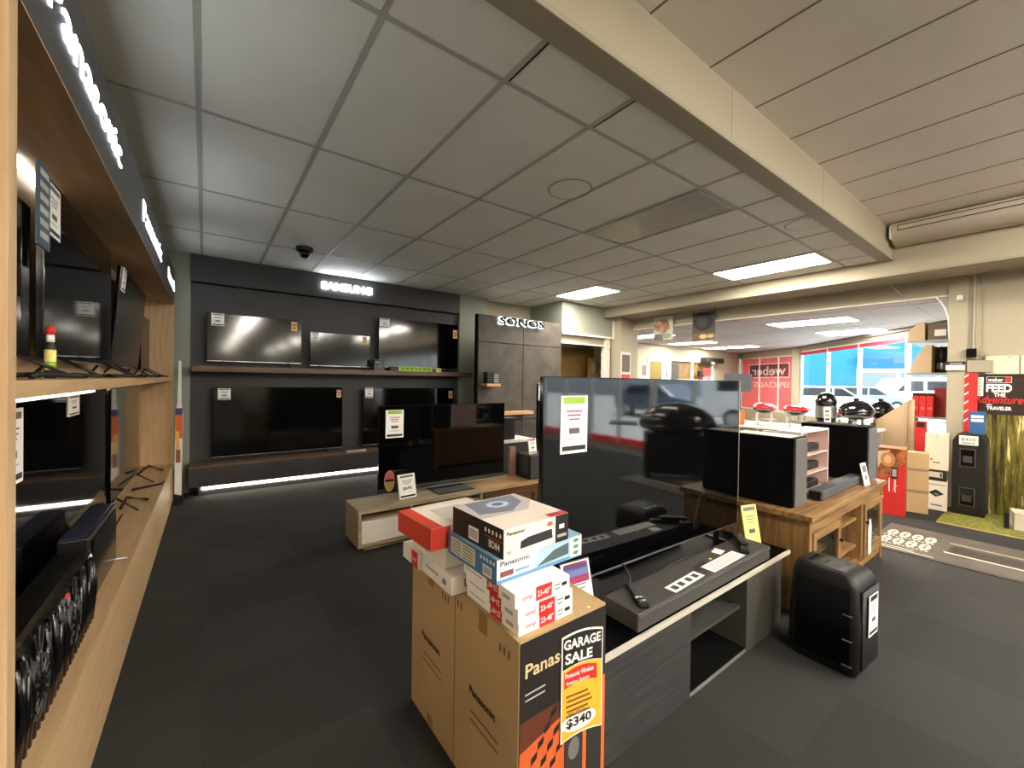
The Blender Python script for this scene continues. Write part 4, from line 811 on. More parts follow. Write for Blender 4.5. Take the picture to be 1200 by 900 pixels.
# ================================================================ RUSTIC OAK CONSOLE
t = thing('console_table', 'rustic oak console with glazed doors and open shelves', 'cabinet', (3.6, 1.15, FL))
x0, x1, y0, y1, z1 = 2.86, 4.45, .90, 1.42, -.77
m = MB(); m.box(x0-.03, x1+.03, y0-.025, y1, z1-.035, z1, RUST); m.build('top', t, bev=.004)
m = MB(); m.box(x0, x0+.025, y0+.01, y1-.02, FL+.03, z1-.035, RUSTZ); m.build('side_panel', t); m = MB(); m.box(x1-.025, x1, y0+.01, y1-.02, FL+.03, z1-.035, RUSTZ); m.build('side_panel', t)
m = MB(); m.box(x0+.025, x1-.025, y1-.035, y1-.02, FL+.05, z1-.035, BROWNW); m.build('back_panel', t)
m = MB(); m.box(x0+.025, x1-.025, y0+.02, y1-.035, FL+.09, FL+.11, RUST); m.build('bottom_board', t)
for x in (x0-.002, x1-.043):
    m = MB(); m.box(x, x+.045, y0-.005, y0+.04, FL, z1-.035, RUSTZ); m.build('leg', t, bev=.003); m = MB(); m.box(x, x+.045, y1-.045, y1, FL, z1-.035, RUSTZ); m.build('leg', t, bev=.003)
m = MB(); m.box(x0+.043, x1-.043, y0, y0+.02, z1-.11, z1-.035, RUST); m.box(x0+.043, x1-.043, y0, y0+.02, FL+.05, FL+.11, RUST); m.build('front_rail', t, bev=.001)
xa, xb = 3.42, 3.92
for x in (xa, xb): m = MB(); m.box(x-.02, x+.02, y0, y1-.035, FL+.11, z1-.11, RUSTZ); m.build('divider', t, bev=.001)
for a, b, hx in ((x0+.045, xa-.02, 1), (xb+.02, x1-.045, 0)):
    m = MB(); f = .05; 
    m.box(a, a+f, y0-.012, y0+.006, FL+.12, z1-.115, RUSTZ); m.box(b-f, b, y0-.012, y0+.006, FL+.12, z1-.115, RUSTZ); m.box(a+f, b-f, y0-.012, y0+.006, FL+.12, FL+.12+f*1.4, RUST); m.box(a+f, b-f, y0-.012, y0+.006, z1-.115-f, z1-.115, RUST)
    d_ = m.build('door', t, bev=.001); g = MB(); g.box(a+f, b-f, y0-.004, y0, FL+.12+f*1.4, z1-.115-f, GLASS); g.build('glass', d_)
    g = MB(); hx_ = b-.025 if hx else a+.025; g.cyl((hx_, y0-.03, -1.02), (hx_, y0-.012, -1.02), .014, .008, BLACK, 14); g.build('knob', d_)
for z in (-1.0, -1.2): m = MB(); m.box(xa+.02, xb-.02, y0+.03, y1-.036, z, z+.018, RUST); m.build('shelf', t)
m = MB(); m.box(x0+.025, xa-.02, y0+.06, y1-.036, -1.1, -1.085, RUST); m.build('shelf', t); m = MB(); m.box(xb+.02, x1-.025, y0+.06, y1-.036, -1.1, -1.085, RUST); m.build('shelf', t)
m = MB(); m.box(3.5, 3.66, 1.0, 1.2, -1.182, -1.06, PINK, bev=.003); tag(m.build('small_carton'), 'small pink carton on the open shelf of the oak console', 'box')
m = MB(); M = fr((3.44, .96, -1.182), (1, 0, 0), (0, -1, .1)); m.box(0, .09, 0, .11, -.003, 0, WHITE, M); tag(m.build('price_stand'), 'small white card beside the pink carton in the oak console', 'sign')
m = MB(); M = FY(4.0, y0-.018, -1.27); m.prism([(0, 0), (.07, 0), (.075, .2), (.05, .26), (.03, .26), (-.005, .2)], 0, .004, WHITE, M); tag(m.build('swing_tag'), 'white paper tag hanging from the right door of the oak console', 'tag')
# on the console
t = thing('subwoofer', 'large black subwoofer on the near end of the oak console', 'speaker', (3.02, 1.15, z1))
m = MB(); m.box(2.915, 3.13, 1.005, 1.40, z1+.008, z1+.437, BLACKM, bev=.006); m.build('cabinet', t); m = MB(); m.box(2.93, 3.115, .997, 1.005, z1+.01, z1+.43, flat(92, 90, 88)); m.build('front_grille', t)
m = MB(); m.box(2.93, 2.96, 1.02, 1.05, z1, z1+.009, BLACK); m.box(3.08, 3.11, 1.02, 1.05, z1, z1+.009, BLACK); m.box(2.93, 3.11, 1.34, 1.38, z1, z1+.009, BLACK); m.build('rubber_foot', t)
m = MB(); m.box(2.93, 3.12, 1.03, 1.38, z1+.4375, z1+.4385, flat(190, 176, 160)); tag(m.build('leaflet'), 'pale leaflet lying flat on the large black subwoofer', 'card')
t = thing('floor_speaker', 'wide black speaker at the far end of the oak console', 'speaker', (4.3, 1.15, z1))
m = MB(); m.box(4.21, 4.455, .945, 1.40, z1+.005, z1+.44, BLACKM, bev=.006); m.build('cabinet', t); m = MB(); m.box(4.225, 4.445, .936, .945, z1+.01, z1+.43, flat(96, 96, 96)); m.build('front_grille', t)
m = MB(); m.box(4.22, 4.44, .96, 1.38, z1, z1+.006, BLACK); m.build('base', t)
t = thing('soundbar', 'grey soundbar lying along the front of the oak console', 'soundbar', (3.8, 1.0, z1))
m = MB(); m.box(3.27, 4.17, .955, 1.04, z1+.003, z1+.068, flat(72, 76, 80), bev=.012); m.build('body', t); m = MB(); m.box(3.262, 3.27, .965, 1.03, z1+.01, z1+.06, BLACK); m.build('end_cap', t)
t = thing('speaker_demo_tower', 'pink and white three tier tower displaying small soundbars', 'display', (3.5, 1.2, z1))
PKM = mat('pearl_pink_panel', (214, 186, 180), .35)
m = MB(); m.box(3.2, 3.22, 1.06, 1.30, z1, z1+.44, WHITE); m.box(3.22, 3.72, 1.19, 1.21, z1, z1+.44, PKM); m.box(3.715, 3.73, 1.06, 1.21, z1, z1+.44, PKM); m.build('frame', t)
for k in range(3):
    zz = z1+.06+.13*k; m = MB(); m.box(3.22, 3.715, 1.06, 1.19, zz-.04, zz-.03, PKM); sh = m.build('tier', t)
    m = MB(); m.box(3.34, 3.64, 1.09, 1.15, zz-.03, zz+.025, BLACK, bev=.012); m.build('small_soundbar', sh)
m = MB(); m.box(3.2, 3.73, 1.06, 1.21, z1+.44, z1+.45, WHITE); m.build('top', t)
m = MB(); M = fr((4.06, .92, z1+.001), (1, -.1, 0), (-.1, -1, .2)); m.box(0, .1, 0, .17, -.004, 0, WHITE, M); m.rect(M, .015, .1, .085, .15, GREY, .001); m.disc(M, .05, .06, .02, .02, GREY, .001); tag(m.build('price_stand'), 'small white leaning price card in front of the far speaker on the console', 'sign')
# ================================================================ FLOOR MATS
GM = mat('artificial_grass', (146, 136, 62), .95, c2=(96, 108, 42), nscale=30, bump=1, bscale=300)
m = MB(); m.box(6.1, 6.94, -.15, .80, FL, FL+.012, GM); m.box(6.07, 6.1, -.15, .80, FL, FL+.006, flat(176, 150, 96)); tag(m.build('grass_mat'), 'strip of green and brown artificial grass along the right wall', 'mat')
t = thing('floor_mat', 'long dark floor mat with pale blocky lettering and lines', 'mat', (5.1, 0, FL))
m = MB(); m.box(4.70, 5.62, -1.4, 1.06, FL, FL+.006, mat('dark_vinyl_mat', (92, 86, 78), .6, c2=(78, 72, 66), nscale=6)); m.build('sheet', t)
m = MB(); M = fr((4.7, 1.06, FL+.006), (0, -1, 0), (0, 0, 1)); CRM = flat(226, 214, 188); rr = random.Random(5)
for j in range(2):
    for i in range(4):
        cu, cv = .05+.085*i, .22+.26*j
        m.disc(M, cu+.03, cv+.1, .036, .105, CRM, .0012, 14); m.disc(M, cu+.03, cv+.06+.02*(i % 2), .012, .03, flat(80, 74, 66), .0016, 10); m.disc(M, cu+.03, cv+.145, .012, .025, flat(80, 74, 66), .0016, 10)
        for q in range(3): m.rect(M, cu-.012+.03*q, cv-.03, cu+.006+.03*q, cv-.01, CRM, .0012)
m.rect(M, .02, .06, .42, .075, CRM, .0012); m.rect(M, .02, .11, .3, .125, CRM, .0012)
m.rect(M, .45, .3, 2.4, .325, CRM, .0012); m.rect(M, .45, .62, 2.4, .64, flat(190, 176, 150), .0012); m.rect(M, .47, .34, 2.4, .56, flat(58, 54, 50), .001); m.rect(M, 0, 0, 2.46, .03, flat(60, 56, 50), .0011)
m.build('printed_marks', t, label='pale worn lettering and lines')
# ================================================================ RIGHT WALL: POSTER, CASES, CARTONS
def forest():
    q = mat('forest_print', (96, 84, 40), .45); nt = q.node_tree; b = nt.nodes['Principled BSDF']; g = nt.nodes.new('ShaderNodeNewGeometry'); mp = nt.nodes.new('ShaderNodeMapping'); mp.inputs['Scale'].default_value = (1, 14, 1.1)
    n = nt.nodes.new('ShaderNodeTexNoise'); n.inputs['Scale'].default_value = 1.6; n.inputs['Detail'].default_value = 6; n.inputs['Roughness'].default_value = .65; r = nt.nodes.new('ShaderNodeValToRGB'); cr = r.color_ramp
    cr.elements[0].position = .36; cr.elements[0].color = rgb(34, 30, 14); cr.elements[1].position = .66; cr.elements[1].color = rgb(236, 222, 150)
    for p_, c_ in ((.45, (74, 66, 24)), (.53, (122, 118, 44)), (.58, (96, 74, 34))): e = cr.elements.new(p_); e.color = rgb(*c_)
    nt.links.new(g.outputs['Position'], mp.inputs[0]); nt.links.new(mp.outputs[0], n.inputs['Vector']); nt.links.new(n.outputs[0], r.inputs[0]); nt.links.new(r.outputs[0], b.inputs['Base Color']); return q
t = thing('wall_poster', 'large barbecue poster with forest picture reading feed the adventure', 'poster', (6.98, 0, FL))
m = MB(); M = FX(6.985, .665, 0); m.box(0, 1.35, FL+.0, .13, -.012, 0, forest(), M); m.build('picture', t)
m = MB(); m.box(0, 1.35, -.30, .13, .001, .003, mat('dark_poster_print', (52, 38, 34), .4, c2=(44, 32, 30), nscale=4), M); m.build('heading', t)
m = MB(); m.rect(M, -.03, -.12, .0, .13, RED, .004)
cu = .22; m.rect(M, .117, .05, .297, .118, PAPER, .0042); m.rect(M, .12, .053, .294, .115, INK, .0046); m.txt(M, 'weber', .127, .062, .042, PAPER, w=.11, off=.005, bold=.02); m.rect(M, .249, .054, .291, .114, RED, .005); 
m.txt(M, 'FEED', .115, -.052, .088, PAPER, w=.185, off=.005, bold=.04); m.txt(M, 'THE', .17, -.105, .044, PAPER, w=.085, off=.005, bold=.03)
m.txt(M, 'Adventure', .02, -.178, .085, RED, w=.36, off=.0055, shear=.35, bold=.015)
m.txt(M, 'GO', .12, -.205, .022, PAPER, w=.04, off=.005, bold=.02); m.txt(M, 'TRAVELER', .12, -.25, .038, PAPER, w=.18, off=.005, bold=.03); m.build('lettering', t)
m = MB(); M = FX(6.95, .71, 0); m.box(0, .10, -.6, .16, 0, .004, RED, M)
for k in range(6): m.poly(M, [(0, .1-.1*k), (.03, .13-.1*k), (.03, .15-.1*k), (0, .12-.1*k)], PAPER, .005)
tag(m.build('warning_banner'), 'narrow red and white striped vertical banner on the pillar', 'banner')
m = MB(); M = FX(6.97, .645, -.10); m.box(0, .075, 0, .21, -.003, 0, PAPER, M)
for k in range(5): m.rect(M, .01, .015+.04*k, .065, .04+.04*k, flat(222, 206, 170), .001)
tag(m.build('price_list'), 'white price list stuck at the upper left of the barbecue poster', 'sign')
t = thing('speaker_case', 'tall black case with two windows and a written price card', 'case', (6.8, .63, FL))
C0 = FX(6.62, .757, FL+.0125); W = .245
m = MB(); m.prism([(0, 0), (W, 0), (W, .80), (W-.03, .88), (.04, .88), (0, .80)], -.33, 0, mat('ribbed_case_black', (24, 22, 21), .5), C0); m.build('body', t, bev=.008)
for z in (.10, .52):
    m = MB(); m.box(.055, .175, z, z+.2, .0, .006, flat(66, 64, 60), C0); m.box(.065, .165, z+.012, z+.188, .006, .008, GLOSSB, C0); m.box(.08, .15, z+.05, z+.12, .008, .009, flat(60, 54, 48), C0); m.build('window', t)
m = MB(); m.box(.05, .19, .76, .86, .0, .006, flat(236, 236, 224), C0); m.txt(C0, '$450', .065, .80, .035, INK, w=.105, off=.0065); m.rect(C0, .07, .775, .17, .785, GREY, .0065); m.build('price_card', t, label='white card with a written price')
m = MB(); m.box(W+.001, W+.004, .1, .78, -.3, -.04, DGREY, C0); m.build('side_mesh', t)
m = MB(); M = C0 @ Matrix.Translation((.11, .881, -.12)); m.box(0, .12, 0, .24, 0, .03, flat(46, 92, 140), M); m.rect(M, .015, .13, .105, .2, PAPER, .031); m.rect(M, .015, .16, .105, .17, INK, .032); tag(m.build('blue_box'), 'blue and white booklet standing on top of the tall black case', 'box')
D0 = fr((6.60, .965, FL+.0125), (.0, -.19, 0), (-.19, -.02, 0))
m = MB(); m.box(0, .18, 0, .33, -.2, 0, flat(232, 226, 212), D0); M = D0; m.poly(M, [(.03, .19), (.09, .15), (.155, .19), (.09, .235)], INK, .001); m.poly(M, [(.07, .18), (.1, .165), (.12, .185), (.09, .2)], GREY, .0015); m.rect(M, .05, .05, .14, .065, GREY, .001); m.rect(M, .02, .28, .16, .295, LGREY, .001)
tag(m.build('appliance_box'), 'white carton with a black diamond picture, lowest beside the black case', 'box')
m = MB(); m.box(-.005, .17, .331, .455, -.2, -.0, flat(40, 36, 36), D0); M = D0; m.rect(M, .02, .37, .14, .43, flat(206, 196, 180), .001); m.rect(M, .12, .38, .135, .42, INK, .0015); tag(m.build('appliance_box'), 'dark carton between the two white cartons beside the black case', 'box')
m = MB(); m.box(-.005, .185, .456, .86, -.2, .0, flat(212, 200, 178), D0); M = D0; m.rect(M, .06, .53, .12, .545, GREY, .001); m.disc(M, .05, .57, .012, .012, GREY, .001, 12); m.disc(M, .09, .82, .006, .006, GREY, .001, 12); tag(m.build('appliance_box'), 'tall pale beige carton on top of the dark carton beside the black case', 'box')
# red barbecue carton leaning
t = thing('barbecue_carton', 'tall red barbecue carton printed with grilled meat', 'box', (6.05, 1.12, FL))
R0 = fr((5.97, 1.245, FL+.001), (.03, -.22, 0), (-.22, -.03, .0)); RW = .225
m = MB(); m.prism([(0, 0), (RW, 0), (RW, .72), (0, .72)], -.30, 0, flat(150, 96, 54), R0); M = R0
m.rect(M, 0, 0, RW, .72, RED, .001); m.poly(M, [(0, .40), (.06, .38), (.12, .47), (RW, .58), (RW, .72), (0, .72)], mat('roast_print', (186, 112, 66), .5, c2=(110, 56, 28), nscale=14), .0015); m.poly(M, [(0, .68), (0, .5), (.05, .62), (.1, .7)], flat(222, 196, 160), .0018); m.disc(M, .08, .6, .06, .08, flat(196, 132, 84), .002, 24); m.disc(M, .08, .6, .03, .045, flat(226, 176, 130), .0024, 20)
m.box(.11, .16, .40, .52, .002, .003, INK, M); m.rect(M, .118, .42, .152, .5, LGREY, .0035); m.txt(M @ Matrix.Rotation(-math.pi/2, 4, 'Z'), 'weber', -.39, .13, .03, PAPER, w=.14, off=.002); m.rect(M, .09, .25, .1, .40, PAPER, .002); m.rect(M, .0, .06, .04, .15, PAPER, .002); m.disc(M, .02, .1, .012, .02, INK, .0025, 14); m.rect(M, .015, .18, .05, .2, PAPER, .002)
m.build('carton', t, bev=.002)
m = MB(); R1 = fr((6.30, 1.09, FL+.001), (.05, -.19, 0), (-.19, -.05, 0)); m.box(0, .2, 0, .66, -.2, 0, CARD, R1); m.rect(R1, 0, .22, .2, .25, flat(140, 120, 96), .001); m.rect(R1, 0, .46, .2, .49, flat(140, 120, 96), .001); tag(m.build('carton'), 'plain brown strapped carton right behind the red barbecue carton', 'box')
# flat pack carton display with sloping top
t = thing('flat_carton_stack', 'pale cardboard sheets with a sloping top edge behind the red carton', 'box', (7.3, 1.35, FL))
m = MB(); M = FX(7.2, 1.53, 0); m.prism([(0, FL), (.37, FL), (.37, -.17), (.33, -.17), (0, -.46)], -.25, 0, CARDL, M); m.build('front_sheet', t)
m = MB(); m.box(.28, .31, FL, -.2, .001, .012, flat(184, 160, 126), M); m.box(.345, .375, FL, -.17, .001, .012, flat(204, 182, 150), M); m.build('folded_edge', t)
# shelving unit by the pillar
t = thing('metal_shelving', 'grey metal shelving unit standing behind the pillar in the far room', 'shelving', (7.7, 1.05, FL))
for (x, y) in ((7.2, .87), (8.2, .87)): m = MB(); m.box(x, x+.03, y-.02, y+.01, FL, 1.0, SILVER); m.build('upright', t)
for z in (.575, .17, -.38, -.9): m = MB(); m.box(7.2, 8.2, .88, 1.25 if z > 0 else 1.15, z-.025, z, mat('galvanised_shelf', (158, 168, 166), .4, .3)); m.build('shelf', t)
m = MB(); m.box(7.198, 7.2, .84, .852, -1.3, 1.0, flat(190, 120, 60)); m.build('edge_strip', t)
m = MB(); M = FX(7.22, 1.235, .577); m.prism([(0, 0), (.15, 0), (.15, .225), (.10, .225), (0, .12)], -.3, 0, CARDL, M); tag(m.build('display_carton'), 'open-sided cardboard box on the top metal shelf', 'box')
m = MB(); m.box(7.24, 7.6, .885, 1.06, .577, .77, flat(110, 92, 72)); m.box(7.23, 7.24, .9, 1.0, .62, .70, WHITE); tag(m.build('display_carton'), 'brown carton right of the open-sided box on the top metal shelf', 'box')
m = MB(); M = FX(7.22, 1.21, .172); m.prism([(0, 0), (.19, 0), (.19, .34), (.13, .34), (.05, .2), (0, .05)], -.3, 0, CARDL, M); tag(m.build('display_carton'), 'cardboard bin with a curved front on the second metal shelf', 'box')
t = thing('grill_tool', 'black grill accessory in a chrome stand on the second metal shelf', 'tool', (7.4, .95, .17))
m = MB(); m.lathe((7.35, .95, .172), [(.03, 0), (.035, .01), (.012, .03), (.012, .1), (.04, .13), (.04, .2), (.015, .27), (.02, .31), (0, .33)], BLACK, 18); m.build('handle', t); m = MB(); m.cyl((7.35, .95, .21), (7.35, .95, .29), .042, .042, CHROME, 18); m.build('sleeve', t)
m = MB(); m.box(7.45, 7.6, .89, 1.02, .172, .5, DGREY); tag(m.build('display_carton'), 'dark carton at the wall end of the second metal shelf', 'box')
for i, y in enumerate((1.155, 1.09, 1.025)):
    lb = ('leftmost', 'middle one', 'rightmost')[i] + ' of three red cartons with black tops on the metal shelving'
    t = thing('red_carton', lb, 'box', (7.25, y, -.38)); m = MB(); m.box(7.21, 7.32, y-.03, y+.03, -.38, -.12, RED, bev=.002); m.build('carton', t); m = MB(); m.box(7.212, 7.318, y-.027, y+.027, -.12, -.085, INK); m.build('lid', t); m = MB(); m.rect(FX(7.209, y+.03, -.38), .012, .09, .048, .12, flat(240, 120, 110), .001); m.build('print', t)
t = thing('red_tube_sign', 'tall narrow red carton with black label standing below the three red cartons', 'box', (7.09, 1.16, FL))
m = MB(); m.box(7.06, 7.12, 1.03, 1.13, FL, -.43, RED); m.build('carton', t); m = MB(); m.box(7.055, 7.06, 1.045, 1.115, -.50, -.44, INK); m.build('label_band', t)
m = MB(); m.box(7.3, 7.5, .9, 1.0, .0-.38, -.02, flat(150, 40, 44)); tag(m.build('red_carton'), 'dark red carton at the wall end of the third metal shelf', 'box')
m = MB(); m.box(7.3, 7.5, .9, 1.08, -.9, -.62, flat(80, 30, 30)); m.box(7.295, 7.3, .92, 1.05, -.85, -.8, RED); tag(m.build('red_carton'), 'dark maroon carton on the lowest metal shelf', 'box')
m = MB(); m.lathe((7.06, .945, FL), [(.08, 0), (.085, .3), (.07, .4), (.04, .52), (.05, .6), (.03, .68), (0, .7)], WHITE, 16); tag(m.build('white_bag'), 'crumpled white bag standing beside the beige carton', 'bag')
# white carton cut by the right edge
t = thing('storage_box', 'white and black lettered box cut by the right edge of the photo', 'box', (6.4, .2, FL+.012))
m = MB(); E0 = fr((6.35, .30, FL+.013), (.05, -.3, 0), (-.3, -.05, 0)); m.box(0, .34, 0, .16, -.26, 0, flat(206, 198, 178), E0); m.poly(E0, [(.1, .0), (.16, .07), (.2, .09), (.3, .05), (.3, .03), (.2, .065), (.13, .0)], INK, .001)
m.rect(E0, .07, .09, .09, .14, WHITE, .001); m.rect(E0, .1, .09, .115, .14, WHITE, .001); m.rect(E0, .125, .09, .145, .14, WHITE, .001); m.build('carton', t)
m = MB(); m.box(-.06, -.03, 0, .15, -.05, 0, BLACK, E0); tag(m.build('bottle'), 'small dark bottle left of the lettered box on the grass mat', 'bottle')
# ================================================================ HANGING POSTERS
for i, (ya, yb, za, zb, lb) in enumerate(((4.38, 4.78, .80, 1.24, 'pale hanging poster with peach shapes under the opening header'), (3.59, 4.0, .74, 1.28, 'dark hanging poster with a round grill picture under the opening header'))):
    t = thing('hanging_poster', lb, 'poster', (6.94, (ya+yb)/2, za)); M = FX(6.94, yb, za); h_ = zb-za; w_ = yb-ya
    m = MB(); m.box(0, w_, 0, h_, -.002, 0, flat(196, 200, 190) if i == 0 else flat(70, 66, 58), M)
    if i == 0:
        m.poly(M, [(.0, .28), (.04, .38), (.16, .40), (.3, .38), (.34, .2), (.2, .12), (.02, .2)], mat('peach_print', (206, 158, 128), .5, c2=(120, 92, 70), nscale=12), .001); m.rect(M, 0, 0, .2, .12, GREY, .0012); m.disc(M, .27, .08, .09, .05, flat(150, 160, 140), .0014)
    else:
        m.disc(M, .2, .33, .18, .16, INK, .001, 28); m.disc(M, .18, .33, .1, .09, DGREY, .0014, 24); m.rect(M, .02, .5, .39, .525, LGREY, .001); m.rect(M, 0, 0, .41, .13, flat(110, 92, 66), .001); m.disc(M, .2, .07, .07, .04, flat(206, 180, 130), .0014); m.disc(M, .33, .07, .06, .03, flat(196, 170, 120), .0014)
    m.build('sheet', t); m = MB(); m.tube([(6.94, ya+.02, zb), (6.985, ya+.02, 1.27)], .002, BLACK, 5); m.tube([(6.94, yb-.02, zb), (6.985, yb-.02, 1.27)], .002, BLACK, 5); m.build('string', t)
# ================================================================ FAR ROOM THINGS
def farrect(xa, ya, xb, yb, Y): a = onY(xa, yb, Y); b = onY(xb, ya, Y); return a.x, b.x, a.z, b.z
x0, x1, z0, z1_ = farrect(760, 424, 775, 452, 7.79); m = MB(); m.box(x0-.09, x0, 7.76, 7.8, FL, z1_+.09, OFFW); m.box(x1, x1+.09, 7.76, 7.8, FL, z1_+.09, OFFW); m.box(x0, x1, 7.76, 7.8, z1_, z1_+.09, OFFW)
dr = struct('door_1', m); m = MB(); m.box(x0, x1, 7.775, 7.795, FL, z1_, mat('olive_door', (104, 90, 40), .5)); m.build('door_leaf', dr)
t = thing('display_case', 'glazed wooden display case set into the far left wall', 'cabinet', (13.6, 7.7, -.4))
x0, x1, z0, z1_ = farrect(786, 426, 835, 452, 7.7); z0 = -.4
m = MB(); m.box(x0-.08, x1+.08, 7.7, 7.79, z1_, z1_+.08, OFFW); m.box(x0-.08, x0, 7.7, 7.79, z0, z1_, OFFW); m.box(x1, x1+.08, 7.7, 7.79, z0, z1_, OFFW); m.box((x0+x1)/2-.03, (x0+x1)/2+.03, 7.7, 7.79, z0, z1_, OFFW); m.build('frame', t)
m = MB(); m.box(x0, x1, 7.78, 7.795, z0, z1_, mat('case_interior', (126, 104, 62), .6, c2=(96, 76, 44), nscale=3)); m.build('back', t)
m = MB(); m.box(x0+.1, x0+.5, 7.73, 7.77, z1_-.65, z1_-.1, DGREY); tag(m.build('display_sign'), 'dark picture hanging at the left inside the far display case', 'picture')
m = MB(); m.box(x1-1.0, x1-.6, 7.5, 7.6, z0+.02-.02, z1_-.3, PINK); m.box(x1-1.2, x1-.9, 7.5, 7.6, z1_-.5, z1_-.3, INK); m.box(x1-1.0, x1-.5, 7.49, 7.5, z1_-.45, z1_-.2, RED); tag(m.build('product_display'), 'red and black stacked products before the far display case', 'display')
t = thing('wall_heater', 'black wall heater above the far display case', 'heater', (14.4, 7.6, .75)); a = onY(834, 423, 7.6)
m = MB(); m.box(a.x-.6, a.x+.6, 7.45, 7.7, a.z-.08, a.z+.1, BLACK, bev=.03); m.build('housing', t); m = MB(); m.box(a.x-.1, a.x+.1, 7.6, 7.8, a.z-.04, a.z+.04, DGREY); m.build('bracket', t); m = MB(); m.cyl((a.x-.2, 7.46, a.z-.1), (a.x-.2, 7.46, a.z-.07), .07, .07, WHITE, 12); m.build('lamp', t)
for (px0, py0, px1, py1, lb, c1, c2) in ((727, 413, 739, 446, 'tall poster with a dark picture and red foot on the corner wall', (214, 206, 200), (90, 80, 78)), (751, 426, 758, 446, 'small poster left of the olive door', (214, 206, 200), (110, 90, 100)), (779, 432, 784, 447, 'white notice right of the olive door', (236, 234, 226), (90, 90, 90))):
    Yp = 5.29 if px0 == 727 else 7.79; x0, x1, z0, z1_ = farrect(px0, py0, px1, py1, Yp); m = MB(); m.box(x0, x1, Yp-.008, Yp+.004, z0, z1_, flat(*c1)); M = FY(x0, Yp-.008, z0); w_ = x1-x0; h_ = z1_-z0
    m.rect(M, .1*w_, .3*h_, .9*w_, .9*h_, flat(*c2), .001); m.rect(M, .05*w_, .02*h_, .95*w_, .22*h_, RED if px0 == 727 else LGREY, .001); tag(m.build('poster'), lb, 'poster')
t = thing('dark_monitor', 'dark flat screen turned away at the far corner by the red window sign', 'monitor', (13.8, 6.6, -.3)); a = onX(848, 455, 13.8); b = onX(880, 438, 13.8)
m = MB(); m.box(13.8, 13.9, b.y, a.y, -.25, b.z, flat(70, 74, 82)); m.build('panel', t); m = MB(); m.box(13.82, 13.88, (a.y+b.y)/2-.1, (a.y+b.y)/2+.1, FL, -.25, BLACK); m.build('post', t)
# display tables in the far room
def table(name, x0, x1, y0, y1, z, label, mt):
    t = thing(name, label, 'table', ((x0+x1)/2, (y0+y1)/2, FL)); m = MB(); m.box(x0, x1, y0, y1, z-.03, z, mt); m.build('table_top', t, bev=.003)
    for (x, y) in ((x0+.03, y0+.03), (x1-.07, y0+.03), (x0+.03, y1-.07), (x1-.07, y1-.07)): m = MB(); m.box(x, x+.04, y, y+.04, FL, z-.03, LGREY); m.build('leg', t)
    return t
table('display_table', 7.5, 8.6, 2.05, 3.62, -.72, 'white display table carrying the barbecue trolleys in the far room', WHITE)
table('display_table', 6.6, 7.15, 1.42, 2.15, -.56, 'white display table carrying the black kettle barbecues', WHITE)
REDG = mat('red_enamel', (196, 40, 46), .22, coat=.7); BLKG = mat('black_enamel', (14, 14, 16), .15, coat=.8)
def grill(x, y, z, s, lid, label, ang=0, stand=True):
    t = thing('portable_barbecue', label, 'barbecue', (x, y, z)); c, s_ = math.cos(ang), math.sin(ang)
    hb = .28*s if stand else 0
    if stand:
        for (a, b) in ((-.22, -.14), (.22, -.14), (-.22, .14), (.22, .14)):
            m = MB(); a2, b2 = a*c-b*s_, a*s_+b*c; m.box(x+a2*s-.012, x+a2*s+.012, y+b2*s-.012, y+b2*s+.012, z, z+hb, WHITE); m.build('leg', t)
        m = MB(); m.box(x-.22*s, x+.22*s, y-.2*s, y+.2*s, z+hb*.45, z+hb*.5, LGREY); m.build('lower_shelf', t)
    m = MB(); m.lathe((x, y, z+hb), [(.1*s, 0), (.2*s, .03*s), (.28*s, .08*s), (.3*s, .11*s)], BLACK, 28, 1.15, .8, ang); m.build('cook_box', t)
    m = MB(); m.lathe((x, y, z+hb+.11*s), [(.31*s, 0), (.315*s, .02*s), (.29*s, .07*s), (.2*s, .12*s), (.08*s, .14*s), (0, .142*s)], lid, 28, 1.15, .8, ang); m.build('lid', t)
    m = MB(); hx, hy = -.8*.31*s*(-s_), -.8*.31*s*c; m.tube([(x-.12*s*c+hx, y-.12*s*s_+hy, z+hb+.15*s), (x+.12*s*c+hx, y+.12*s*s_+hy, z+hb+.15*s)], .012*s, SILVER, 8); m.build('handle', t)
    for k in (-1, 1):
        m = MB(); m.box(-.13*s, .13*s, -.14*s, .14*s, 0, .015*s, DGREY, Matrix.Translation((x+k*.46*s*c, y+k*.46*s*s_, z+hb+.09*s)) @ Matrix.Rotation(ang, 4, 'Z')); m.build('side_shelf', t)
    return t
grill(7.98, 3.22, -.72, .74, REDG, 'red-lidded portable barbecue at the left of the far display table', .35)
grill(7.9, 2.70, -.72, .74, REDG, 'red-lidded portable barbecue in the middle of the far display table', .2)
grill(8.2, 2.3, -.72, .6, REDG, 'red-lidded portable barbecue at the right rear of the far display table', .1)
grill(8.1, 3.6, FL, .8, BLKG, 'black barbecue standing on the floor behind the red-lidded ones', math.pi/2)
m = MB(); m.box(7.53, 7.64, 3.4, 3.53, -.718, -.47, ORANGE); m.box(7.51, 7.53, 3.42, 3.5, -.68, -.5, YEL); tag(m.build('charcoal_bag'), 'orange and yellow bag at the left of the far display table', 'bag')
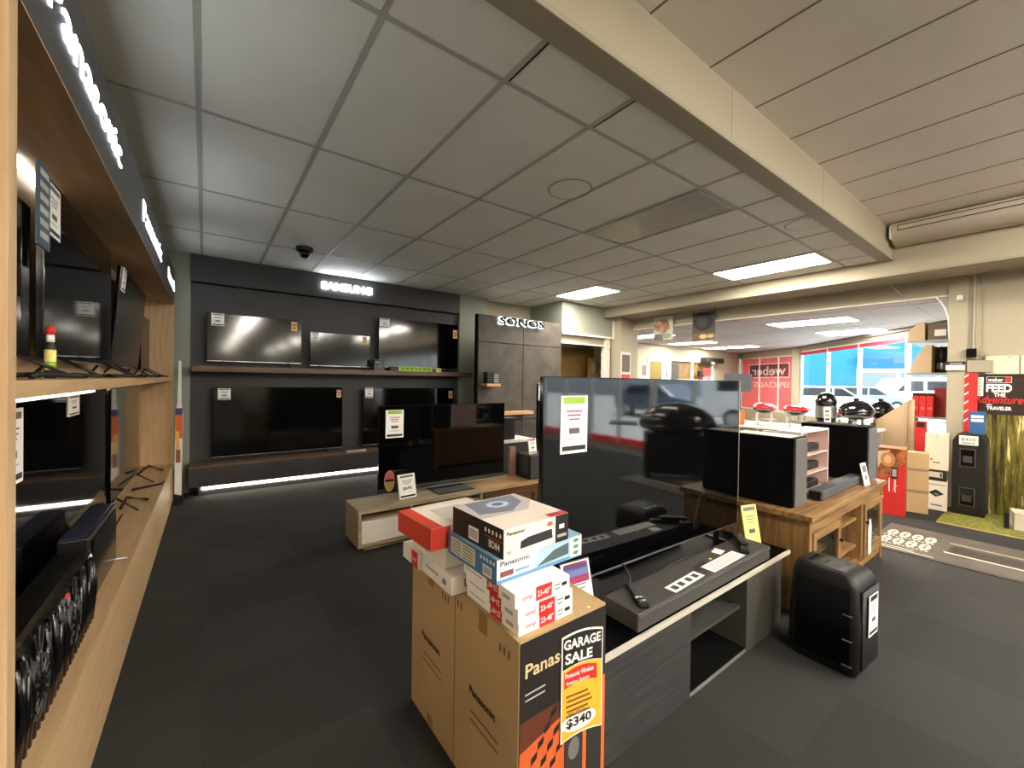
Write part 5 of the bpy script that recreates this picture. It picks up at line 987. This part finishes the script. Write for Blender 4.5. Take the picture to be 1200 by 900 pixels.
def kettle(x, y, z, r, label, base=True):
    t = thing('kettle_barbecue', label, 'barbecue', (x, y, z)); h0 = .10 if base else .02
    m = MB(); m.lathe((x, y, z+h0), [(.06*r/.2, 0), (.13*r/.2, .02), (.18*r/.2, .06), (r, .11)], BLKG); m.build('bowl', t)
    m = MB(); m.lathe((x, y, z+h0+.112), [(r*1.02, 0), (r*1.02, .01), (r*.95, .05), (r*.7, .11), (r*.35, .145), (0, .155)], BLKG); m.build('lid', t)
    m = MB(); m.cyl((x, y, z+h0+.26), (x, y, z+h0+.29), .03, .03, BLACK, 14); m.build('handle', t)
    m = MB(); m.cyl((x, y, z), (x, y, z+.035), .12, .11, BLACK, 24); m.cyl((x, y, z+.035), (x, y, z+h0+.005), .09, .08, CHROME, 24); m.build('stand', t)
    return t
kettle(6.95, 1.68, -.56, .19, 'round black kettle barbecue with chrome stand on the white display table')
t = thing('bullet_smoker', 'upright black smoker with silver front panel on the white display table', 'barbecue', (6.9, 2.0, -.56))
m = MB(); m.cyl((6.9, 2.0, -.56), (6.9, 2.0, -.47), .1, .11, BLKG, 28); m.cyl((6.9, 2.0, -.47), (6.9, 2.0, -.25), .12, .12, BLKG, 28); m.build('body', t)
m = MB(); m.lathe((6.9, 2.0, -.25), [(.125, 0), (.125, .03), (.1, .1), (.05, .14), (0, .15)], BLKG); m.build('lid', t)
m = MB(); m.cyl((6.9, 2.0, -.45), (6.9, 2.0, -.29), .123, .123, SILVER, 28); m.build('silver_band', t)
kettle(7.95, 1.64, -.58, .16, 'black round barbecue lid just left of the sloping cardboard', True)
m = MB(); m.box(7.75, 8.15, 1.45, 1.85, FL, -.58, DGREY); tag(m.build('plinth'), 'dark plinth under the round barbecue beside the sloping cardboard', 'plinth')
m = MB(); M = fr((6.62, 1.93, -.558), (0, -1, 0), (-1, 0, .25)) @ Matrix.Rotation(.12, 4, 'Z'); m.box(0, .07, 0, .26, -.003, 0, WHITE, M)
for k in range(4): m.rect(M, .01, .03+.055*k, .06, .06+.055*k, (RED, INK, ORANGE, DGREY)[k], .001)
tag(m.build('price_stand'), 'narrow white and red price sign leaning between the barbecues', 'sign')
# barbecue on a trolley near the side windows (seen mirrored in the huge television)
t = thing('trolley_barbecue', 'large black barbecue on a wheeled trolley, seen mirrored in the huge television', 'barbecue', (5.5, -1.0, FL))
c = Matrix.Translation((5.5, -1.0, 0)) @ Matrix.Rotation(math.radians(50), 4, 'Z')
m = MB(); m.box(-.46, .46, -.24, .24, FL+.08, -.74, BLACK, c, bev=.02); m.build('cart', t)
m = MB(); m.box(-.3, .0, -.25, -.242, FL+.15, -.80, DGREY, c); m.build('door', t)
m = MB(); p = c @ Vector((0, 0, -.74)); m.lathe(p, [(.3, 0), (.5, .06), (.54, .12)], BLKG, 32, 1, .6, math.radians(50)); m.build('cook_box', t)
m = MB(); m.lathe(p + Vector((0, 0, .12)), [(.53, 0), (.54, .03), (.49, .14), (.37, .25), (.17, .32), (0, .33)], BLKG, 32, 1, .6, math.radians(50)); m.build('lid', t)
for k in (-1, 1): m = MB(); m.box(k*.76-.2, k*.76+.2, -.2, .2, -.64, -.61, BLACK, c, bev=.005); m.build('side_shelf', t)
for (a, b) in ((-.4, -.2), (.4, -.2), (-.4, .2), (.4, .2)): m = MB(); q = c @ Vector((a, b, FL+.045)); m.cyl(q-Vector((0, .02, 0)), q+Vector((0, .02, 0)), .045, .045, BLACK, 16); m.build('wheel', t)
t = thing('display_stand', 'dark display stand right of the trolley barbecue, seen only mirrored', 'display', (6.3, -.35, FL))
m = MB(); m.box(6.4, 6.95, -.45, -.17, FL, -.55, BLACK, bev=.01); m.build('body', t); m = MB(); m.box(6.4, 6.95, -.49, -.45, -.75, -.42, BLKG); m.build('lid', t)
